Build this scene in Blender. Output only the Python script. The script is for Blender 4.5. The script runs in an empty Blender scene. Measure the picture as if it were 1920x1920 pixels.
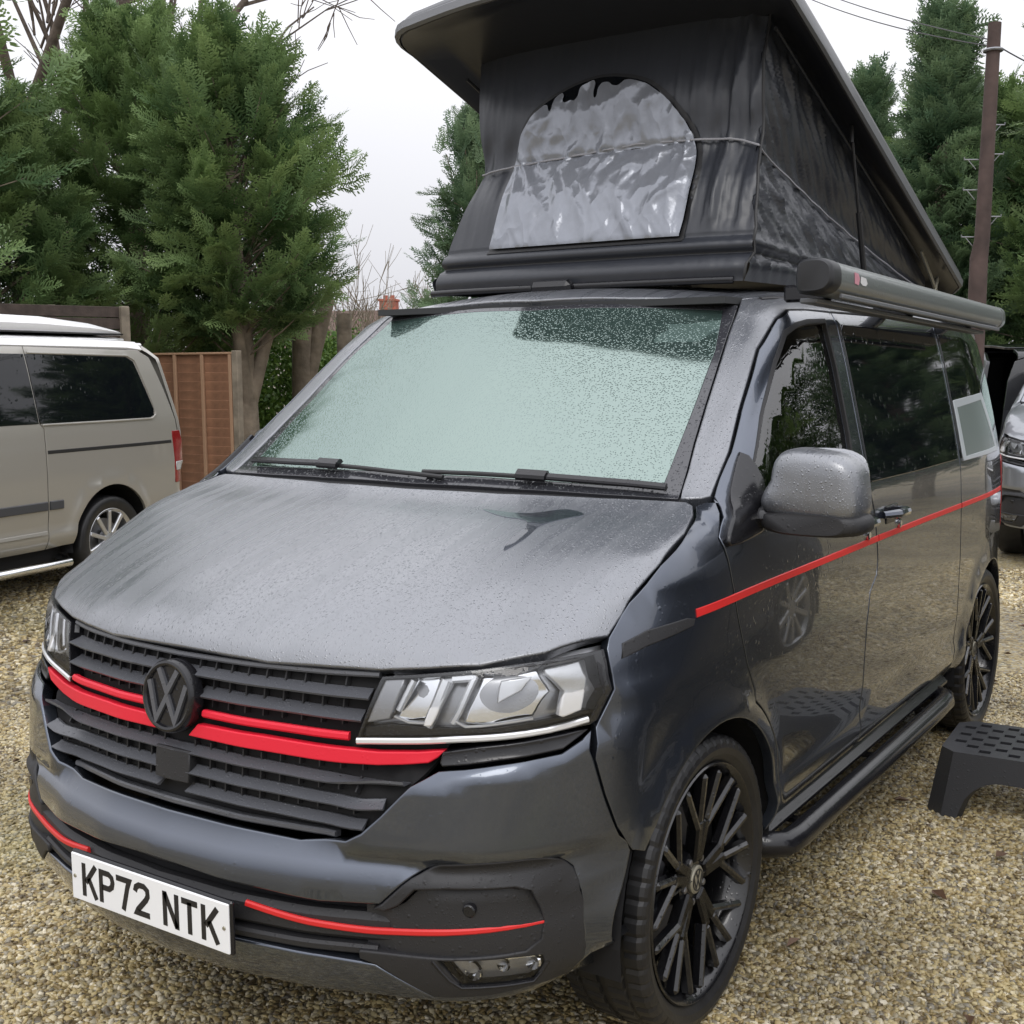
import bpy, math, random
import numpy as np
from mathutils import Vector, Matrix
from mathutils.geometry import delaunay_2d_cdt

scene = bpy.context.scene
R = math.radians
# ------------------------------------------------------------------ camera
cam_data = bpy.data.cameras.new('camera')
cam = bpy.data.objects.new('camera', cam_data)
scene.collection.objects.link(cam)
scene.camera = cam
cam_data.sensor_width = 36.0
cam_data.lens = 36.0 * 2265.8 / 1920.0
cam_data.clip_start = 0.05
cam_data.clip_end = 600
yaw, pitch, roll = R(33.6195), R(-6.8655), R(-0.3722)
cy, sy, cp, sp = math.cos(yaw), math.sin(yaw), math.cos(pitch), math.sin(pitch)
fwd = Vector((-sy * cp, cy * cp, sp)); rgt = Vector((cy, sy, 0)); upv = rgt.cross(fwd)
r2 = rgt * math.cos(roll) + upv * math.sin(roll); u2 = -rgt * math.sin(roll) + upv * math.cos(roll)
mw = Matrix((r2, u2, -fwd)).transposed().to_4x4()
mw.translation = Vector((2.0982, -1.6982, 1.6111))
cam.matrix_world = mw
CAMP = Vector((2.0982, -1.6982, 1.6111))
def at(px, depth, z=0.0):            # ground-plan point at a bearing and distance from the photographer's spot
    fh = Vector((-sy, cy, 0)); rh = Vector((cy, sy, 0))
    p = CAMP + fh * depth + rh * ((px - 960) / 2265.8 * depth)
    return Vector((p.x, p.y, z))
def hz(py, depth):                   # height seen at picture row py at that distance
    v = (960 - py) / 2265.8
    return 1.611 + depth * (sp + v * cp) / (cp - v * sp)
# ------------------------------------------------------------------ world: overcast
world = bpy.data.worlds.new('World'); scene.world = world; world.use_nodes = True
wn = world.node_tree.nodes; wl = world.node_tree.links; wn.clear()
sky = wn.new('ShaderNodeTexSky'); sky.sky_type = 'NISHITA'; sky.sun_disc = False
sky.sun_elevation = R(48); sky.sun_rotation = R(150); sky.dust_density = 4
hs = wn.new('ShaderNodeHueSaturation'); hs.inputs['Saturation'].default_value = 0.2
mixw = wn.new('ShaderNodeMix'); mixw.data_type = 'RGBA'; mixw.inputs[0].default_value = 0.92
tcw = wn.new('ShaderNodeTexCoord'); nzw = wn.new('ShaderNodeTexNoise'); nzw.inputs['Scale'].default_value = 1.6
nzw.inputs['Detail'].default_value = 3
rpw = wn.new('ShaderNodeValToRGB')
rpw.color_ramp.elements[0].position = 0.3; rpw.color_ramp.elements[0].color = (6.6, 6.65, 7.1, 1)
rpw.color_ramp.elements[1].position = 0.7; rpw.color_ramp.elements[1].color = (7.5, 7.5, 7.75, 1)
bg = wn.new('ShaderNodeBackground'); bg.inputs['Strength'].default_value = 0.1
wo = wn.new('ShaderNodeOutputWorld')
wl.new(sky.outputs[0], hs.inputs['Color']); wl.new(tcw.outputs['Generated'], nzw.inputs['Vector'])
wl.new(nzw.outputs['Fac'], rpw.inputs['Fac'])
# overcast brightens steadily from the horizon to overhead
sxw = wn.new('ShaderNodeSeparateXYZ'); wl.new(tcw.outputs['Generated'], sxw.inputs[0])
gdw = wn.new('ShaderNodeMapRange'); gdw.inputs[1].default_value = 0.0; gdw.inputs[2].default_value = 1.0; gdw.inputs[3].default_value = 1.0; gdw.inputs[4].default_value = 2.8
wl.new(sxw.outputs[2], gdw.inputs[0])
mlw = wn.new('ShaderNodeMix'); mlw.data_type = 'RGBA'; mlw.blend_type = 'MULTIPLY'; mlw.inputs[0].default_value = 1.0
wl.new(rpw.outputs[0], mlw.inputs[6]); wl.new(gdw.outputs[0], mlw.inputs[7])
wl.new(hs.outputs[0], mixw.inputs[6]); wl.new(mlw.outputs[2], mixw.inputs[7])
wl.new(mixw.outputs[2], bg.inputs['Color']); wl.new(bg.outputs[0], wo.inputs['Surface'])
sund = bpy.data.lights.new('sun', 'SUN'); sund.energy = 0.7; sund.angle = R(25); sund.color = (1, 0.97, 0.93)
sun = bpy.data.objects.new('sun', sund); scene.collection.objects.link(sun)
sun.rotation_euler = (R(42), 0, R(30))     # from behind and to the right of the photographer, diffused by cloud
scene.view_settings.view_transform = 'Standard'
scene.view_settings.look = 'None'
scene.view_settings.exposure = 0.12
scene.view_settings.gamma = 1.0
scene.view_settings.use_curve_mapping = False
scene.render.engine = 'CYCLES'
scene.cycles.max_bounces = 10; scene.cycles.transparent_max_bounces = 24
scene.cycles.use_denoising = True
# ------------------------------------------------------------------ helpers
COL = scene.collection
rng = np.random.default_rng(7)
random.seed(7)
def link(o, parent=None):
    COL.objects.link(o)
    if parent is not None: o.parent = parent
    return o
def empty(name, loc=(0, 0, 0), rotz=0.0, parent=None):
    o = bpy.data.objects.new(name, None); o.location = loc; o.rotation_euler = (0, 0, rotz)
    o.empty_display_size = 0.2
    return link(o, parent)
def tag(o, label=None, cat=None, group=None, kind=None):
    if label: o['label'] = label
    if cat: o['category'] = cat
    if group: o['group'] = group
    if kind: o['kind'] = kind
    return o
def mesh_obj(name, V, F, mat, parent=None, normals=None, smooth=True):
    me = bpy.data.meshes.new(name)
    V = np.asarray(V, float)
    me.from_pydata(V.tolist(), [], [tuple(int(i) for i in f) for f in F])
    if mat is not None: me.materials.append(mat)
    if smooth: me.polygons.foreach_set('use_smooth', np.ones(len(me.polygons), bool))
    if normals is not None: me.normals_split_custom_set_from_vertices(np.asarray(normals, float).tolist())
    me.update()
    return link(bpy.data.objects.new(name, me), parent)
class MB:
    """collects shapes into one mesh"""
    def __init__(s): s.V = []; s.F = []; s.n = 0
    def add(s, V, F):
        s.V += [tuple(map(float, v)) for v in V]; s.F += [tuple(int(i) + s.n for i in f) for f in F]; s.n = len(s.V)
    def box(s, c, size, M=None, bev=0.0):
        hx, hy, hz_ = size[0] / 2, size[1] / 2, size[2] / 2
        b = min(bev, hx * .9, hy * .9, hz_ * .9)
        if b <= 0:
            V = [Vector((x * hx, y * hy, z * hz_)) for x in (-1, 1) for y in (-1, 1) for z in (-1, 1)]
            F = [(0, 1, 3, 2), (4, 6, 7, 5), (0, 4, 5, 1), (2, 3, 7, 6), (0, 2, 6, 4), (1, 5, 7, 3)]
        else:
            V = []; idx = {}
            for x in (-1, 1):
                for y in (-1, 1):
                    for z in (-1, 1):
                        for k in range(3):
                            p = [x * (hx - b), y * (hy - b), z * (hz_ - b)]
                            p[k] = (x * hx, y * hy, z * hz_)[k]
                            idx[(x, y, z, k)] = len(V); V.append(Vector(p))
            F = []
            for k in range(3):
                o1, o2 = [(1, 2), (2, 0), (0, 1)][k]
                for sg in (-1, 1):
                    q = []
                    for a, d in ((-1, -1), (1, -1), (1, 1), (-1, 1)):
                        t = [0, 0, 0]; t[k] = sg; t[o1] = a; t[o2] = d; q.append(idx[(*t, k)])
                    F.append(tuple(q) if sg > 0 else tuple(q[::-1]))
            for k in range(3):                     # edges along axis k
                o1, o2 = [(1, 2), (2, 0), (0, 1)][k]
                for a in (-1, 1):
                    for d in (-1, 1):
                        t0 = [0, 0, 0]; t0[k] = -1; t0[o1] = a; t0[o2] = d
                        t1 = list(t0); t1[k] = 1
                        q = [idx[(*t0, o1)], idx[(*t0, o2)], idx[(*t1, o2)], idx[(*t1, o1)]]
                        F.append(tuple(q) if a * d < 0 else tuple(q[::-1]))
            for x in (-1, 1):
                for y in (-1, 1):
                    for z in (-1, 1):
                        q = [idx[(x, y, z, 0)], idx[(x, y, z, 1)], idx[(x, y, z, 2)]]
                        F.append(tuple(q) if x * y * z > 0 else tuple(q[::-1]))
        if M is not None: V = [M @ v for v in V]
        c = Vector(c); s.add([v + c for v in V], F)
    def bar(s, a, b, w, h, bev=0.0, up=(0, 0, 1)):
        a, b = Vector(a), Vector(b); d = b - a; L = d.length; d.normalize()
        up = Vector(up); x = d.cross(up)
        if x.length < 1e-4: x = d.cross(Vector((1, 0, 0)))
        x.normalize(); z = x.cross(d)
        M = Matrix((x, d, z)).transposed()
        s.box((a + b) / 2, (w, L, h), M, bev)
    def tube(s, pts, rad, seg=10, cap=True):
        pts = [Vector(p) for p in pts]; n = len(pts)
        rad = [rad] * n if isinstance(rad, (int, float)) else list(rad)
        V = []; prev = None
        for i, p in enumerate(pts):
            t = (pts[min(i + 1, n - 1)] - pts[max(i - 1, 0)]).normalized()
            if prev is None:
                prev = t.orthogonal().normalized()
            x = (prev - t * prev.dot(t)).normalized(); prev = x; y = t.cross(x)
            for k in range(seg):
                a = 2 * math.pi * k / seg
                V.append(p + (x * math.cos(a) + y * math.sin(a)) * rad[i])
        F = [(i * seg + k, i * seg + (k + 1) % seg, (i + 1) * seg + (k + 1) % seg, (i + 1) * seg + k) for i in range(n - 1) for k in range(seg)]
        if cap:
            F.append(tuple(range(seg))[::-1]); F.append(tuple((n - 1) * seg + k for k in range(seg)))
        s.add(V, F)
    def prism(s, poly, M, depth):
        """2-D outline (ccw) extruded along local z by depth; M maps local to world (4x4)"""
        n = len(poly)
        V = [M @ Vector((x, y, 0)) for x, y in poly] + [M @ Vector((x, y, depth)) for x, y in poly]
        F = [tuple(range(n))[::-1], tuple(range(n, 2 * n))] + [(i, (i + 1) % n, n + (i + 1) % n, n + i) for i in range(n)]
        s.add(V, F)
    def stroke(s, pts, w, M, depth):
        """flat polyline of width w with mitred joints, extruded"""
        pts = [Vector(p) for p in pts]; n = len(pts); closed = (pts[0] - pts[-1]).length < 1e-6
        if closed: pts = pts[:-1]; n -= 1
        L = []; Rr = []
        for i, p in enumerate(pts):
            a = pts[i - 1] if (i > 0 or closed) else None; b = pts[(i + 1) % n] if (i < n - 1 or closed) else None
            d1 = (p - a).normalized() if a is not None else (b - p).normalized()
            d2 = (b - p).normalized() if b is not None else d1
            nn = Vector((-d1.y - d2.y, d1.x + d2.x)); nn.normalize()
            c = max(0.5, nn.dot(Vector((-d1.y, d1.x))))
            L.append(p + nn * (w / 2 / c)); Rr.append(p - nn * (w / 2 / c))
        V = []
        for i in range(n):
            V += [M @ Vector((*L[i], 0)), M @ Vector((*Rr[i], 0)), M @ Vector((*L[i], depth)), M @ Vector((*Rr[i], depth))]
        F = []
        for i in range(n if closed else n - 1):
            a = 4 * i; b = 4 * ((i + 1) % n)
            F += [(a + 2, a + 3, b + 3, b + 2), (a, b, b + 1, a + 1), (a, a + 2, b + 2, b), (a + 1, b + 1, b + 3, a + 3)]
        if not closed:
            e = 4 * (n - 1); F += [(0, 1, 3, 2), (e, e + 2, e + 3, e + 1)]
        s.add(V, F)
    def revolve(s, prof, seg=48, M=None, rmod=None):
        """profile [(axial, radius)] turned about local x"""
        V = []; n = len(prof)
        for k in range(seg):
            a = 2 * math.pi * k / seg
            for j, (ax, r) in enumerate(prof):
                if rmod: r = r + rmod(k, j)
                v = Vector((ax, r * math.cos(a), r * math.sin(a)))
                V.append(M @ v if M is not None else v)
        F = [(k * n + j, k * n + j + 1, ((k + 1) % seg) * n + j + 1, ((k + 1) % seg) * n + j) for k in range(seg) for j in range(n - 1)]
        s.add(V, F)
    def build(s, name, mat, parent=None, smooth=False, auto=None):
        o = mesh_obj(name, s.V, s.F, mat, parent, smooth=smooth or auto is not None)
        if auto is not None: o.data.set_sharp_from_angle(angle=R(auto))
        return o
def copy_tree(o, parent=None, matmap=None, only=None):
    c = o.copy(); COL.objects.link(c); c.parent = parent
    if matmap and c.data is not None and c.type == 'MESH':
        m = c.data.materials[0] if c.data.materials else None
        if m is not None and m.name in matmap:
            key = (c.data.name, matmap[m.name].name)
            if key not in MESHCACHE:
                d = c.data.copy(); d.materials[0] = matmap[m.name]; MESHCACHE[key] = d
            c.data = MESHCACHE[key]
    for ch in list(o.children):
        if only is None or only(ch): copy_tree(ch, c, matmap)
    return c
MESHCACHE = {}
# ------------------------------------------------------------------ materials
def nodes_of(m):
    m.use_nodes = True; nt = m.node_tree
    return nt, nt.nodes, nt.links, nt.nodes['Principled BSDF']
def pmat(name, col, rough=0.5, metal=0.0, coat=0.0, spec=None, bump=None, var=None, drops=None, coat_rough=0.03, ior=None):
    """principled material; bump=(scale,strength,distance); var=(scale,amount); drops=(scale,strength)"""
    m = bpy.data.materials.new(name); nt, N, L, b = nodes_of(m)
    b.inputs['Base Color'].default_value = (*col, 1); b.inputs['Roughness'].default_value = rough
    b.inputs['Metallic'].default_value = metal; b.inputs['Coat Weight'].default_value = coat
    b.inputs['Coat Roughness'].default_value = coat_rough
    if spec is not None: b.inputs['Specular IOR Level'].default_value = spec
    if ior is not None: b.inputs['IOR'].default_value = ior
    tc = N.new('ShaderNodeTexCoord')
    if var:
        nz = N.new('ShaderNodeTexNoise'); nz.inputs['Scale'].default_value = var[0]; nz.inputs['Detail'].default_value = 6
        L.new(tc.outputs['Object'], nz.inputs['Vector'])
        mp = N.new('ShaderNodeMapRange'); mp.inputs[1].default_value = 0.3; mp.inputs[2].default_value = 0.7
        mp.inputs[3].default_value = 1 - var[1]; mp.inputs[4].default_value = 1 + var[1]
        L.new(nz.outputs['Fac'], mp.inputs[0])
        mx = N.new('ShaderNodeMix'); mx.data_type = 'RGBA'; mx.blend_type = 'MULTIPLY'; mx.inputs[0].default_value = 1
        mx.inputs[6].default_value = (*col, 1); L.new(mp.outputs[0], mx.inputs[7]); L.new(mx.outputs[2], b.inputs['Base Color'])
    last = None
    if bump:
        nz = N.new('ShaderNodeTexNoise'); nz.inputs['Scale'].default_value = bump[0]; nz.inputs['Detail'].default_value = 4
        L.new(tc.outputs['Object'], nz.inputs['Vector'])
        bp = N.new('ShaderNodeBump'); bp.inputs['Strength'].default_value = bump[1]; bp.inputs['Distance'].default_value = bump[2]
        L.new(nz.outputs['Fac'], bp.inputs['Height']); last = bp
    if drops:
        # rain beads: two sizes of voronoi cells, present only in some cells
        hsum = None
        for sc, thr, hh in ((drops[0], 0.36, 1.0), (drops[0] * 0.42, 0.30, 1.6)):
            vo = N.new('ShaderNodeTexVoronoi'); vo.inputs['Scale'].default_value = sc; vo.inputs['Randomness'].default_value = 1
            L.new(tc.outputs['Object'], vo.inputs['Vector'])
            mr = N.new('ShaderNodeMapRange'); mr.interpolation_type = 'SMOOTHSTEP'
            mr.inputs[1].default_value = thr; mr.inputs[2].default_value = 0.05; mr.inputs[3].default_value = 0; mr.inputs[4].default_value = hh
            L.new(vo.outputs['Distance'], mr.inputs[0])
            sep = N.new('ShaderNodeSeparateColor'); L.new(vo.outputs['Color'], sep.inputs[0])
            gt = N.new('ShaderNodeMath'); gt.operation = 'GREATER_THAN'; gt.inputs[1].default_value = drops[2] if len(drops) > 2 else 0.45
            L.new(sep.outputs[0], gt.inputs[0])
            mu = N.new('ShaderNodeMath'); mu.operation = 'MULTIPLY'; L.new(mr.outputs[0], mu.inputs[0]); L.new(gt.outputs[0], mu.inputs[1])
            if hsum is None: hsum = mu
            else:
                ad = N.new('ShaderNodeMath'); ad.operation = 'ADD'; L.new(hsum.outputs[0], ad.inputs[0]); L.new(mu.outputs[0], ad.inputs[1]); hsum = ad
        bp = N.new('ShaderNodeBump'); bp.inputs['Strength'].default_value = drops[1]; bp.inputs['Distance'].default_value = 0.0022
        L.new(hsum.outputs[0], bp.inputs['Height'])
        if last is not None: L.new(last.outputs[0], bp.inputs['Normal'])
        last = bp
    if last is not None:
        L.new(last.outputs[0], b.inputs['Normal'])
        if coat > 0: L.new(last.outputs[0], b.inputs['Coat Normal'])
    return m
def glassmat(name, tint, gloss_col, gloss_fac, rough=0.02, drops=None, fresnel=True):
    """tinted see-through pane with a reflecting surface"""
    m = bpy.data.materials.new(name); m.use_nodes = True; nt = m.node_tree; N = nt.nodes; L = nt.links; N.clear()
    tr = N.new('ShaderNodeBsdfTransparent'); tr.inputs[0].default_value = (*tint, 1)
    gl = N.new('ShaderNodeBsdfGlossy'); gl.inputs['Color'].default_value = (*gloss_col, 1); gl.inputs['Roughness'].default_value = rough
    mx = N.new('ShaderNodeMixShader'); out = N.new('ShaderNodeOutputMaterial')
    if fresnel:
        fr = N.new('ShaderNodeFresnel'); fr.inputs['IOR'].default_value = 1.5
        ma = N.new('ShaderNodeMath'); ma.operation = 'MULTIPLY_ADD'; ma.inputs[1].default_value = 1.0; ma.inputs[2].default_value = gloss_fac
        ma.use_clamp = True; L.new(fr.outputs[0], ma.inputs[0]); L.new(ma.outputs[0], mx.inputs[0])
    else: mx.inputs[0].default_value = gloss_fac
    L.new(tr.outputs[0], mx.inputs[1]); L.new(gl.outputs[0], mx.inputs[2]); L.new(mx.outputs[0], out.inputs[0])
    if drops:
        tc = N.new('ShaderNodeTexCoord')
        vo = N.new('ShaderNodeTexVoronoi'); vo.inputs['Scale'].default_value = drops[0]
        mpp = N.new('ShaderNodeMapping'); mpp.inputs['Scale'].default_value = drops[2] if len(drops) > 2 else (1, 1, 1)
        L.new(tc.outputs['Object'], mpp.inputs[0]); L.new(mpp.outputs[0], vo.inputs['Vector'])
        mr = N.new('ShaderNodeMapRange'); mr.interpolation_type = 'SMOOTHSTEP'
        mr.inputs[1].default_value = 0.45; mr.inputs[2].default_value = 0.05; mr.inputs[3].default_value = 0; mr.inputs[4].default_value = 1
        L.new(vo.outputs['Distance'], mr.inputs[0])
        bp = N.new('ShaderNodeBump'); bp.inputs['Strength'].default_value = drops[1]; bp.inputs['Distance'].default_value = 0.002
        L.new(mr.outputs[0], bp.inputs['Height']); L.new(bp.outputs[0], gl.inputs['Normal'])
    return m
MT = {}
MT['paint'] = pmat('wet_grey_paint', (0.088, 0.101, 0.128), 0.24, 0.85, 1.0, drops=(120, 0.10, 0.82), coat_rough=0.02)

MT['beaded'] = pmat('rain_beaded_grey_paint', (0.124, 0.133, 0.152), 0.42, 0.45, 1.0, bump=(330, 0.22, 0.0012), drops=(230, 0.42, 0.25), coat_rough=0.17)  # rain beads, plus a base lightened to paint sky brightness onto upward panels
MT['beaded'].node_tree.nodes['Principled BSDF'].inputs['Coat IOR'].default_value = 2.1  # stronger coat brightens these panels further
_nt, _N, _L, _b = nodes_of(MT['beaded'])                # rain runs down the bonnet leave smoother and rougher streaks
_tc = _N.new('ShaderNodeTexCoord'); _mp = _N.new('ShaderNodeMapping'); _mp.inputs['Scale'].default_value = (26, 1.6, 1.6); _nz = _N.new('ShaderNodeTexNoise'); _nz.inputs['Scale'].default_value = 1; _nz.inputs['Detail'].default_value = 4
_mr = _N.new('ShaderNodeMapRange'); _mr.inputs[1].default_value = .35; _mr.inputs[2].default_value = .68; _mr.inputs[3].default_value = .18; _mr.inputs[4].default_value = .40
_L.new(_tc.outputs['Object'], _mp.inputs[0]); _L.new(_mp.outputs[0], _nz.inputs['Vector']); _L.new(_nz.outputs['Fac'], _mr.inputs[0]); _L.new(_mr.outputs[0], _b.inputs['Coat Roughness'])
MT['black'] = pmat('gloss_black_plastic', (0.010, 0.010, 0.012), 0.18, drops=(160, 0.2, 0.6))
MT['matt'] = pmat('textured_black_plastic', (0.018, 0.018, 0.020), 0.55, bump=(400, 0.3, 0.001), drops=(150, 0.3, 0.5))
MT['slat'] = pmat('wet_grey_slat_plastic', (0.085, 0.088, 0.098), 0.30, drops=(220, 0.4, 0.4))
MT['void'] = pmat('dark_void', (0.004, 0.004, 0.005), 0.8)
MT['red'] = pmat('red_vinyl', (0.72, 0.012, 0.035), 0.45, drops=(200, 0.15, 0.6))
MT['redpin'] = pmat('red_pinstripe', (0.62, 0.022, 0.022), 0.4)
MT['plate'] = pmat('white_plate', (0.82, 0.83, 0.84), 0.35)
MT['ink'] = pmat('black_lettering', (0.012, 0.012, 0.014), 0.4)
MT['chrome'] = pmat('chrome', (0.85, 0.86, 0.88), 0.12, 1.0)
MT['silver'] = pmat('satin_silver', (0.55, 0.56, 0.58), 0.3, 1.0, bump=(60, 0.3, 0.004))
MT['brightsilver'] = pmat('bright_reflector', (0.78, 0.79, 0.81), 0.22, 0.45)  # pale base paints in the sky that bare chrome would mirror
MT['lampgrey'] = pmat('lamp_grey', (0.40, 0.405, 0.42), 0.22, 0.5)
MT['tyre'] = pmat('wet_tyre_rubber', (0.012, 0.012, 0.013), 0.42, bump=(90, 0.2, 0.002), var=(20, 0.3))
MT['rim'] = pmat('black_alloy', (0.005, 0.005, 0.006), 0.25, 0.0, 0.5, drops=(90, 0.25, 0.5))
MT['disc'] = pmat('brake_steel', (0.25, 0.25, 0.26), 0.4, 0.9)
MT['cap'] = pmat('worn_cap', (0.36, 0.34, 0.27), 0.4, 0.6)
MT['frit'] = pmat('black_frit', (0.035, 0.036, 0.042), 0.15, 0, 0.5, drops=(150, 0.4, 0.4))
MT['screen'] = glassmat('windscreen_glass', (0.30, 0.42, 0.38), (0.42, 0.505, 0.47), 0.60, 0.07, drops=(150, 0.32))
_nt = MT['screen'].node_tree; _N = _nt.nodes; _L = _nt.links           # thin green diffuse veil added to lift the dark reflections
_df = _N.new('ShaderNodeBsdfDiffuse'); _df.inputs[0].default_value = (0.16, 0.26, 0.235, 1); _m2 = _N.new('ShaderNodeMixShader'); _m2.inputs[0].default_value = 0.16
_o = [n for n in _N if n.type == 'OUTPUT_MATERIAL'][0]; _src = _o.inputs[0].links[0].from_socket; _L.new(_src, _m2.inputs[1]); _L.new(_df.outputs[0], _m2.inputs[2]); _L.new(_m2.outputs[0], _o.inputs[0])
MT['doorglass'] = glassmat('door_glass', (0.35, 0.48, 0.40), (1, 1, 1), 0.06, 0.0, drops=(60, 0.12))
MT['privacy'] = pmat('privacy_glass', (0.004, 0.005, 0.007), 0.03, spec=0.6, drops=(45, 0.12, 0.75))
MT['lens'] = glassmat('lamp_lens', (0.97, 0.98, 0.99), (1, 1, 1), 0.0, 0.02, drops=(120, 0.12))
MT['interior'] = pmat('dark_interior', (0.03, 0.032, 0.034), 0.8)
MT['seat'] = pmat('seat_fabric', (0.05, 0.052, 0.055), 0.85)
MT['gasket'] = pmat('rubber_gasket', (0.012, 0.012, 0.013), 0.5)
MT['canvas'] = pmat('dark_canvas', (0.030, 0.033, 0.041), 0.36, bump=(12, 0.22, 0.010), var=(3, 0.06))
MT['foil'] = pmat('silver_foil_blind', (0.25, 0.265, 0.30), 0.22, 0.3, bump=(18, 0.25, 0.010))
_nt, _N, _L, _b = nodes_of(MT['foil'])
_tc = _N.new('ShaderNodeTexCoord'); _mp = _N.new('ShaderNodeMapping'); _mp.inputs['Scale'].default_value = (1.5, 1, .8); _mp.inputs['Rotation'].default_value = (0, .35, 0); _nz = _N.new('ShaderNodeTexNoise'); _nz.inputs['Scale'].default_value = 7
_ad = _N.new('ShaderNodeVectorMath'); _ad.operation = 'MULTIPLY_ADD'; _ad.inputs[1].default_value = (.14, .14, .14)
_vo = _N.new('ShaderNodeTexVoronoi'); _vo.feature = 'F1'; _vo.inputs['Scale'].default_value = 9
_bp = _N.new('ShaderNodeBump'); _bp.inputs['Strength'].default_value = .55; _bp.inputs['Distance'].default_value = .03
_L.new(_tc.outputs['Object'], _mp.inputs[0]); _L.new(_mp.outputs[0], _nz.inputs['Vector']); _L.new(_nz.outputs['Color'], _ad.inputs[0]); _L.new(_mp.outputs[0], _ad.inputs[2]); _L.new(_ad.outputs[0], _vo.inputs['Vector']); _L.new(_vo.outputs['Distance'], _bp.inputs['Height'])
_L.new(_b.inputs['Normal'].links[0].from_socket, _bp.inputs['Normal']); _L.new(_bp.outputs[0], _b.inputs['Normal'])
MT['cord'] = pmat('grey_cord', (0.26, 0.26, 0.28), 0.6)
MT['shell'] = pmat('black_roof_shell', (0.016, 0.017, 0.021), 0.35, bump=(40, 0.1, 0.004))
MT['shelledge'] = pmat('grey_shell_rim', (0.13, 0.135, 0.145), 0.4, bump=(250, 0.5, 0.002))
MT['awning'] = pmat('grey_awning_case', (0.17, 0.185, 0.185), 0.35, 0.3, 0.3, drops=(150, 0.2, 0.5))
MT['awncap'] = pmat('black_awning_cap', (0.018, 0.019, 0.022), 0.45)
MT['sticker'] = pmat('pink_sticker', (0.50, 0.22, 0.27), 0.5)
MT['stickerw'] = pmat('white_sticker', (0.6, 0.6, 0.6), 0.5)
MT['pane'] = pmat('grey_green_pane', (0.16, 0.19, 0.18), 0.25, spec=0.6)
MT['whiteframe'] = pmat('pale_frame', (0.46, 0.49, 0.51), 0.25)
MT['taillamp'] = pmat('red_tail_lamp', (0.22, 0.008, 0.012), 0.15, coat=0.6)
MT['stool'] = pmat('black_stool_plastic', (0.030, 0.031, 0.035), 0.33, bump=(300, 0.25, 0.001), drops=(140, 0.2, 0.6))
# ------------------------------------------------------------------ van body surface
def catmull(P, n=8, closed=True):
    P = np.asarray(P, float); N = len(P); out = []
    for i in range(N if closed else N - 1):
        if closed: p0, p1, p2, p3 = P[i - 1], P[i], P[(i + 1) % N], P[(i + 2) % N]
        else: p0, p1, p2, p3 = P[max(i - 1, 0)], P[i], P[i + 1], P[min(i + 2, N - 1)]
        d1 = np.linalg.norm(p2 - p1)
        if d1 < 1e-9: continue
        m1 = (p2 - p0) / (d1 + np.linalg.norm(p1 - p0) + 1e-9) * d1
        m2 = (p3 - p1) / (np.linalg.norm(p3 - p2) + d1 + 1e-9) * d1
        for k in range(n):
            t = k / n; h = t * t * (3 - 2 * t)
            out.append((2 * t**3 - 3 * t * t + 1) * p1 + (t**3 - 2 * t * t + t) * m1 + h * p2 + (t**3 - t * t) * m2)
    if not closed: out.append(P[-1])
    return np.array(out)
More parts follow.
